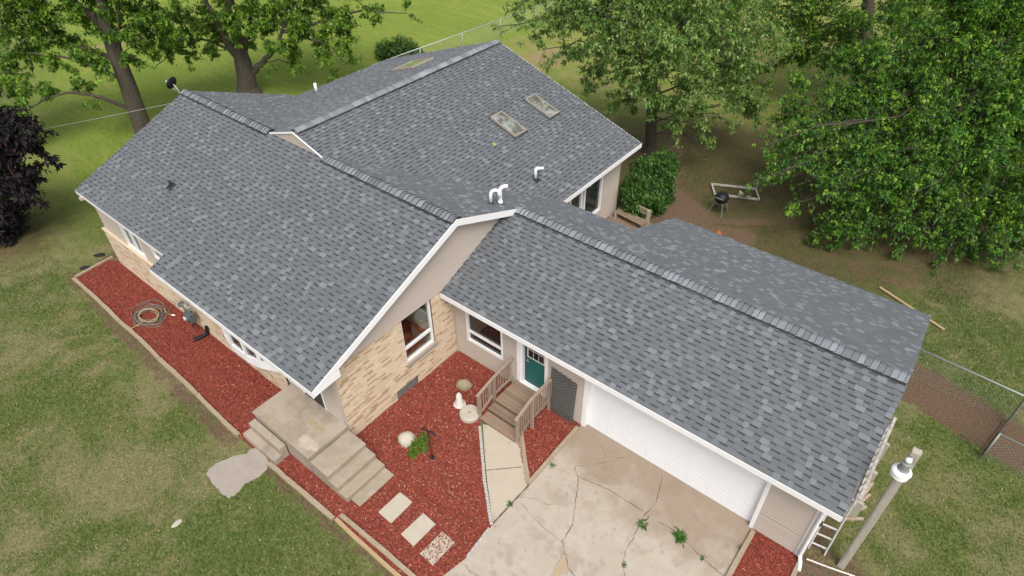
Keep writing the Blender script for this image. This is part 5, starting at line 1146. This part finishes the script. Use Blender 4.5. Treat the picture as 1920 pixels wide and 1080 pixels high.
# trees further back
b6 = np.array([4.35, 31.9]); t6 = [((b6[0], b6[1], -.1), .6), ((b6[0], b6[1], .5), .42)]+tk(b6, [(1618, 130, 0, .36), (1624, 50, 0, .33), (1632, -40, 0, .22), (1640, -120, 0, .1)])
bl6 = blobs_px(b6, [(1470, 30, 0, 1.6), (1450, 75, -1, 1.2), (1500, 70, -1.5, 1.3), (1550, 90, -1.8, 1.4), (1600, 40, -2, 1.5), (1640, 100, -1.5, 1.3), (1530, 20, -1, 1.7), (1580, 60, 1.5, 1.6), (1505, 110, -.5, 1.1, .8), (1570, 110, .8, 1.3), (1680, 30, 1, 1.7), (1720, 60, 2, 1.6), (1450, 110, 0, .9, .7), (1540, -50, 0, 2), (1650, -60, 1, 2.2), (1740, -30, 2, 2), (1600, -120, 0, 2.5)])
tree('maple_tree', b6, t6, bl6, 'dark trunked tree standing furthest back on the right', GREEN, leaf=.14, k=6, dens=140, seed=6)
b7 = np.array([-4.6, 33.5]); t7 = [((b7[0], b7[1], -.1), .5), ((b7[0], b7[1], .5), .34)]+tk(b7, [(1345, 60, 0, .3), (1348, -20, 0, .24), (1352, -100, 0, .1)])
bl7 = blobs_px(b7, [(1260, 10, 0, 1.6), (1320, 20, -1, 1.7), (1400, 20, 0, 1.7), (1180, 0, 0, 1.5), (1440, 20, .5, 1.4), (1300, -60, 0, 2.2), (1400, -60, 0, 2.2)])
tree('maple_tree', b7, t7, bl7, 'tree behind the slim trunked one, mostly hidden by its leaves', GREEN2, leaf=.23, k=5, dens=45, seed=7)
# bush along the wing wall
def bush(name, cen, blobs, label, cols, leaf, dens, seed, k=6, cat='shrub'):
    rng = np.random.default_rng(seed); root = empty(name, (float(cen[0]), float(cen[1]), 0), label, cat); b = MB(); CP = []
    for (c, r) in blobs:
        c = np.array(c, float); n = int(dens*r*r*4)
        for _ in range(max(6, int(7*r))):
            e_ = c+rng.normal(0, .5, 3)*r; b.tube([np.array([cen[0], cen[1], 0])+rng.normal(0, .1, 3)*[1, 1, 0], (c+e_)/2*[1, 1, .7], e_], [.02, .012, .004], 5, cap=False)
        v = rng.normal(size=(n, 3)); v /= np.linalg.norm(v, axis=1, keepdims=True); CP.append(c+v*r*(rng.uniform(.2, 1.5, (n, 1))**.5))
    b.build('stems', M['bark'], root); CP = np.concatenate(CP); CP[:, 2] = np.maximum(CP[:, 2], .05)
    V, c = cluster_leaves(CP, k, leaf, rng, cols, spread=.7); link('foliage', np_mesh('foliage', V, np.arange(len(V)).reshape(-1, 4), c), M['leaf'], root); return root
wb = (.75, 15.6); bb = np.array([.7, 15.4])
bush('shrub', wb, [((.55, 14.25, .75), .42), ((.45, 14.2, 1.3), .3), ((.5, 14.75, .9), .62), ((.4, 14.55, 1.5), .42), ((.7, 15.3, 1.0), .55), ((.62, 14.5, .45), .38), ((.75, 15.9, 1.2), .6), ((.6, 16.5, 1.3), .5), ((.95, 16.1, 1.75), .28), ((.2, 15.1, 2.0), .28), ((1.15, 15.0, .9), .3), ((.35, 15.6, 1.75), .45), ((.3, 17.1, 1.2), .6), ((.95, 15.4, .45), .5), ((.75, 16.3, .5), .55), ((.1, 17.6, .9), .5)], 'dense dark green bush between the wing wall and the dirt path', BUSH, .115, 330, 11, k=5)
q = G(752, 102, .3); bush('shrub', q, [((q[0], q[1], .6), .75), ((q[0]+.9, q[1]+.2, .5), .55), ((q[0]-.9, q[1]-.4, .45), .6)], 'low round bush at the near end of the back fence', BUSH, .15, 180, 12, k=5)
q = G(786, 835, .1); bush('ground_cover_plant', q, [((q[0]-.06, q[1]+.24, .07), .15), ((q[0]-.14, q[1]-.05, .08), .17), ((q[0]+.05, q[1]-.26, .07), .14), ((q[0]+.14, q[1]+.02, .06), .12)], 'bright green ground cover plant beside the pale rounded stone', [((.10, .20, .02), .5), ((.16, .27, .035), .35), ((.06, .13, .015), .15)],   .05, 1000, 13, k=5, cat='plant')
# weeds
def weed(u, v, r, h, n, label, seed):
    q = G(u, v, .036); rng = np.random.default_rng(seed); az = rng.uniform(0, 6.28, n); el = rng.uniform(.05, .75, n)
    D = np.stack([np.cos(az)*np.cos(el), np.sin(az)*np.cos(el), np.sin(el)], -1); P = np.tile(q, (n, 1))+np.column_stack([rng.normal(0, r*.3, (n, 2)), np.zeros(n)])
    V = leaf_quads(P, D, rng.uniform(.5, 1.1, n)*r, rng.uniform(.12, .22, n)*r, rng.uniform(0, .5, n), rng)
    c = np.array([.05, .13, .02])*rng.uniform(.7, 1.6, (n, 1)); tag(link('weed', np_mesh('weed', V, np.arange(4*n).reshape(n, 4), np.repeat(c, 4, 0)), M['leaf']), label, 'weed', 'weeds in the driveway cracks')
weed(1275, 1008, .19, .2, 130, 'largest leafy weed in a driveway crack', 1); weed(1205, 983, .19, .1, 45, 'sparse weed where several driveway cracks meet', 2); weed(1317, 1047, .09, .1, 40, 'small weed low in the driveway crack near the right timber', 3)
weed(956, 945, .10, .08, 60, 'weedy tuft in the joint between walkway and driveway', 4); weed(1170, 1059, .09, .1, 40, 'small weed in the lower middle driveway crack', 5); weed(1036, 873, .10, .1, 36, 'weed beside the timber of the triangular mulch bed', 6); weed(1388, 1027, .09, .08, 34, 'weed against the timber on the right of the driveway', 7)
def roof_leaf(u, v, p, sc, label):
    a = random.Random(u).uniform(0, 6); b = MB(); pts = [np.array([math.cos(a+t), math.sin(a+t), 0])*sc*(1 if i % 2 == 0 else .55) for i, t in enumerate(np.linspace(0, 2*math.pi, 10, endpoint=False))]
    b.face([np.array(p)+q+np.array([0, 0, .05-SW*q[0]]) for q in pts]); tag(b.build('fallen_leaf', mat('yellow_leaf', (.28, .34, .10), .6)), label, 'leaf')
roof_leaf(927, 273, (-2.67, 9.68, 4.26), .10, 'pale green leaf lying on the wing roof below the skylights'); roof_leaf(973, 129, (-5.01, 14.01, 5.05), .06, 'tiny yellow leaf high on the wing roof near its far edge')
# raise the darkest part of the far field with a hedge line out of frame is not needed: the lawn runs on to the horizon
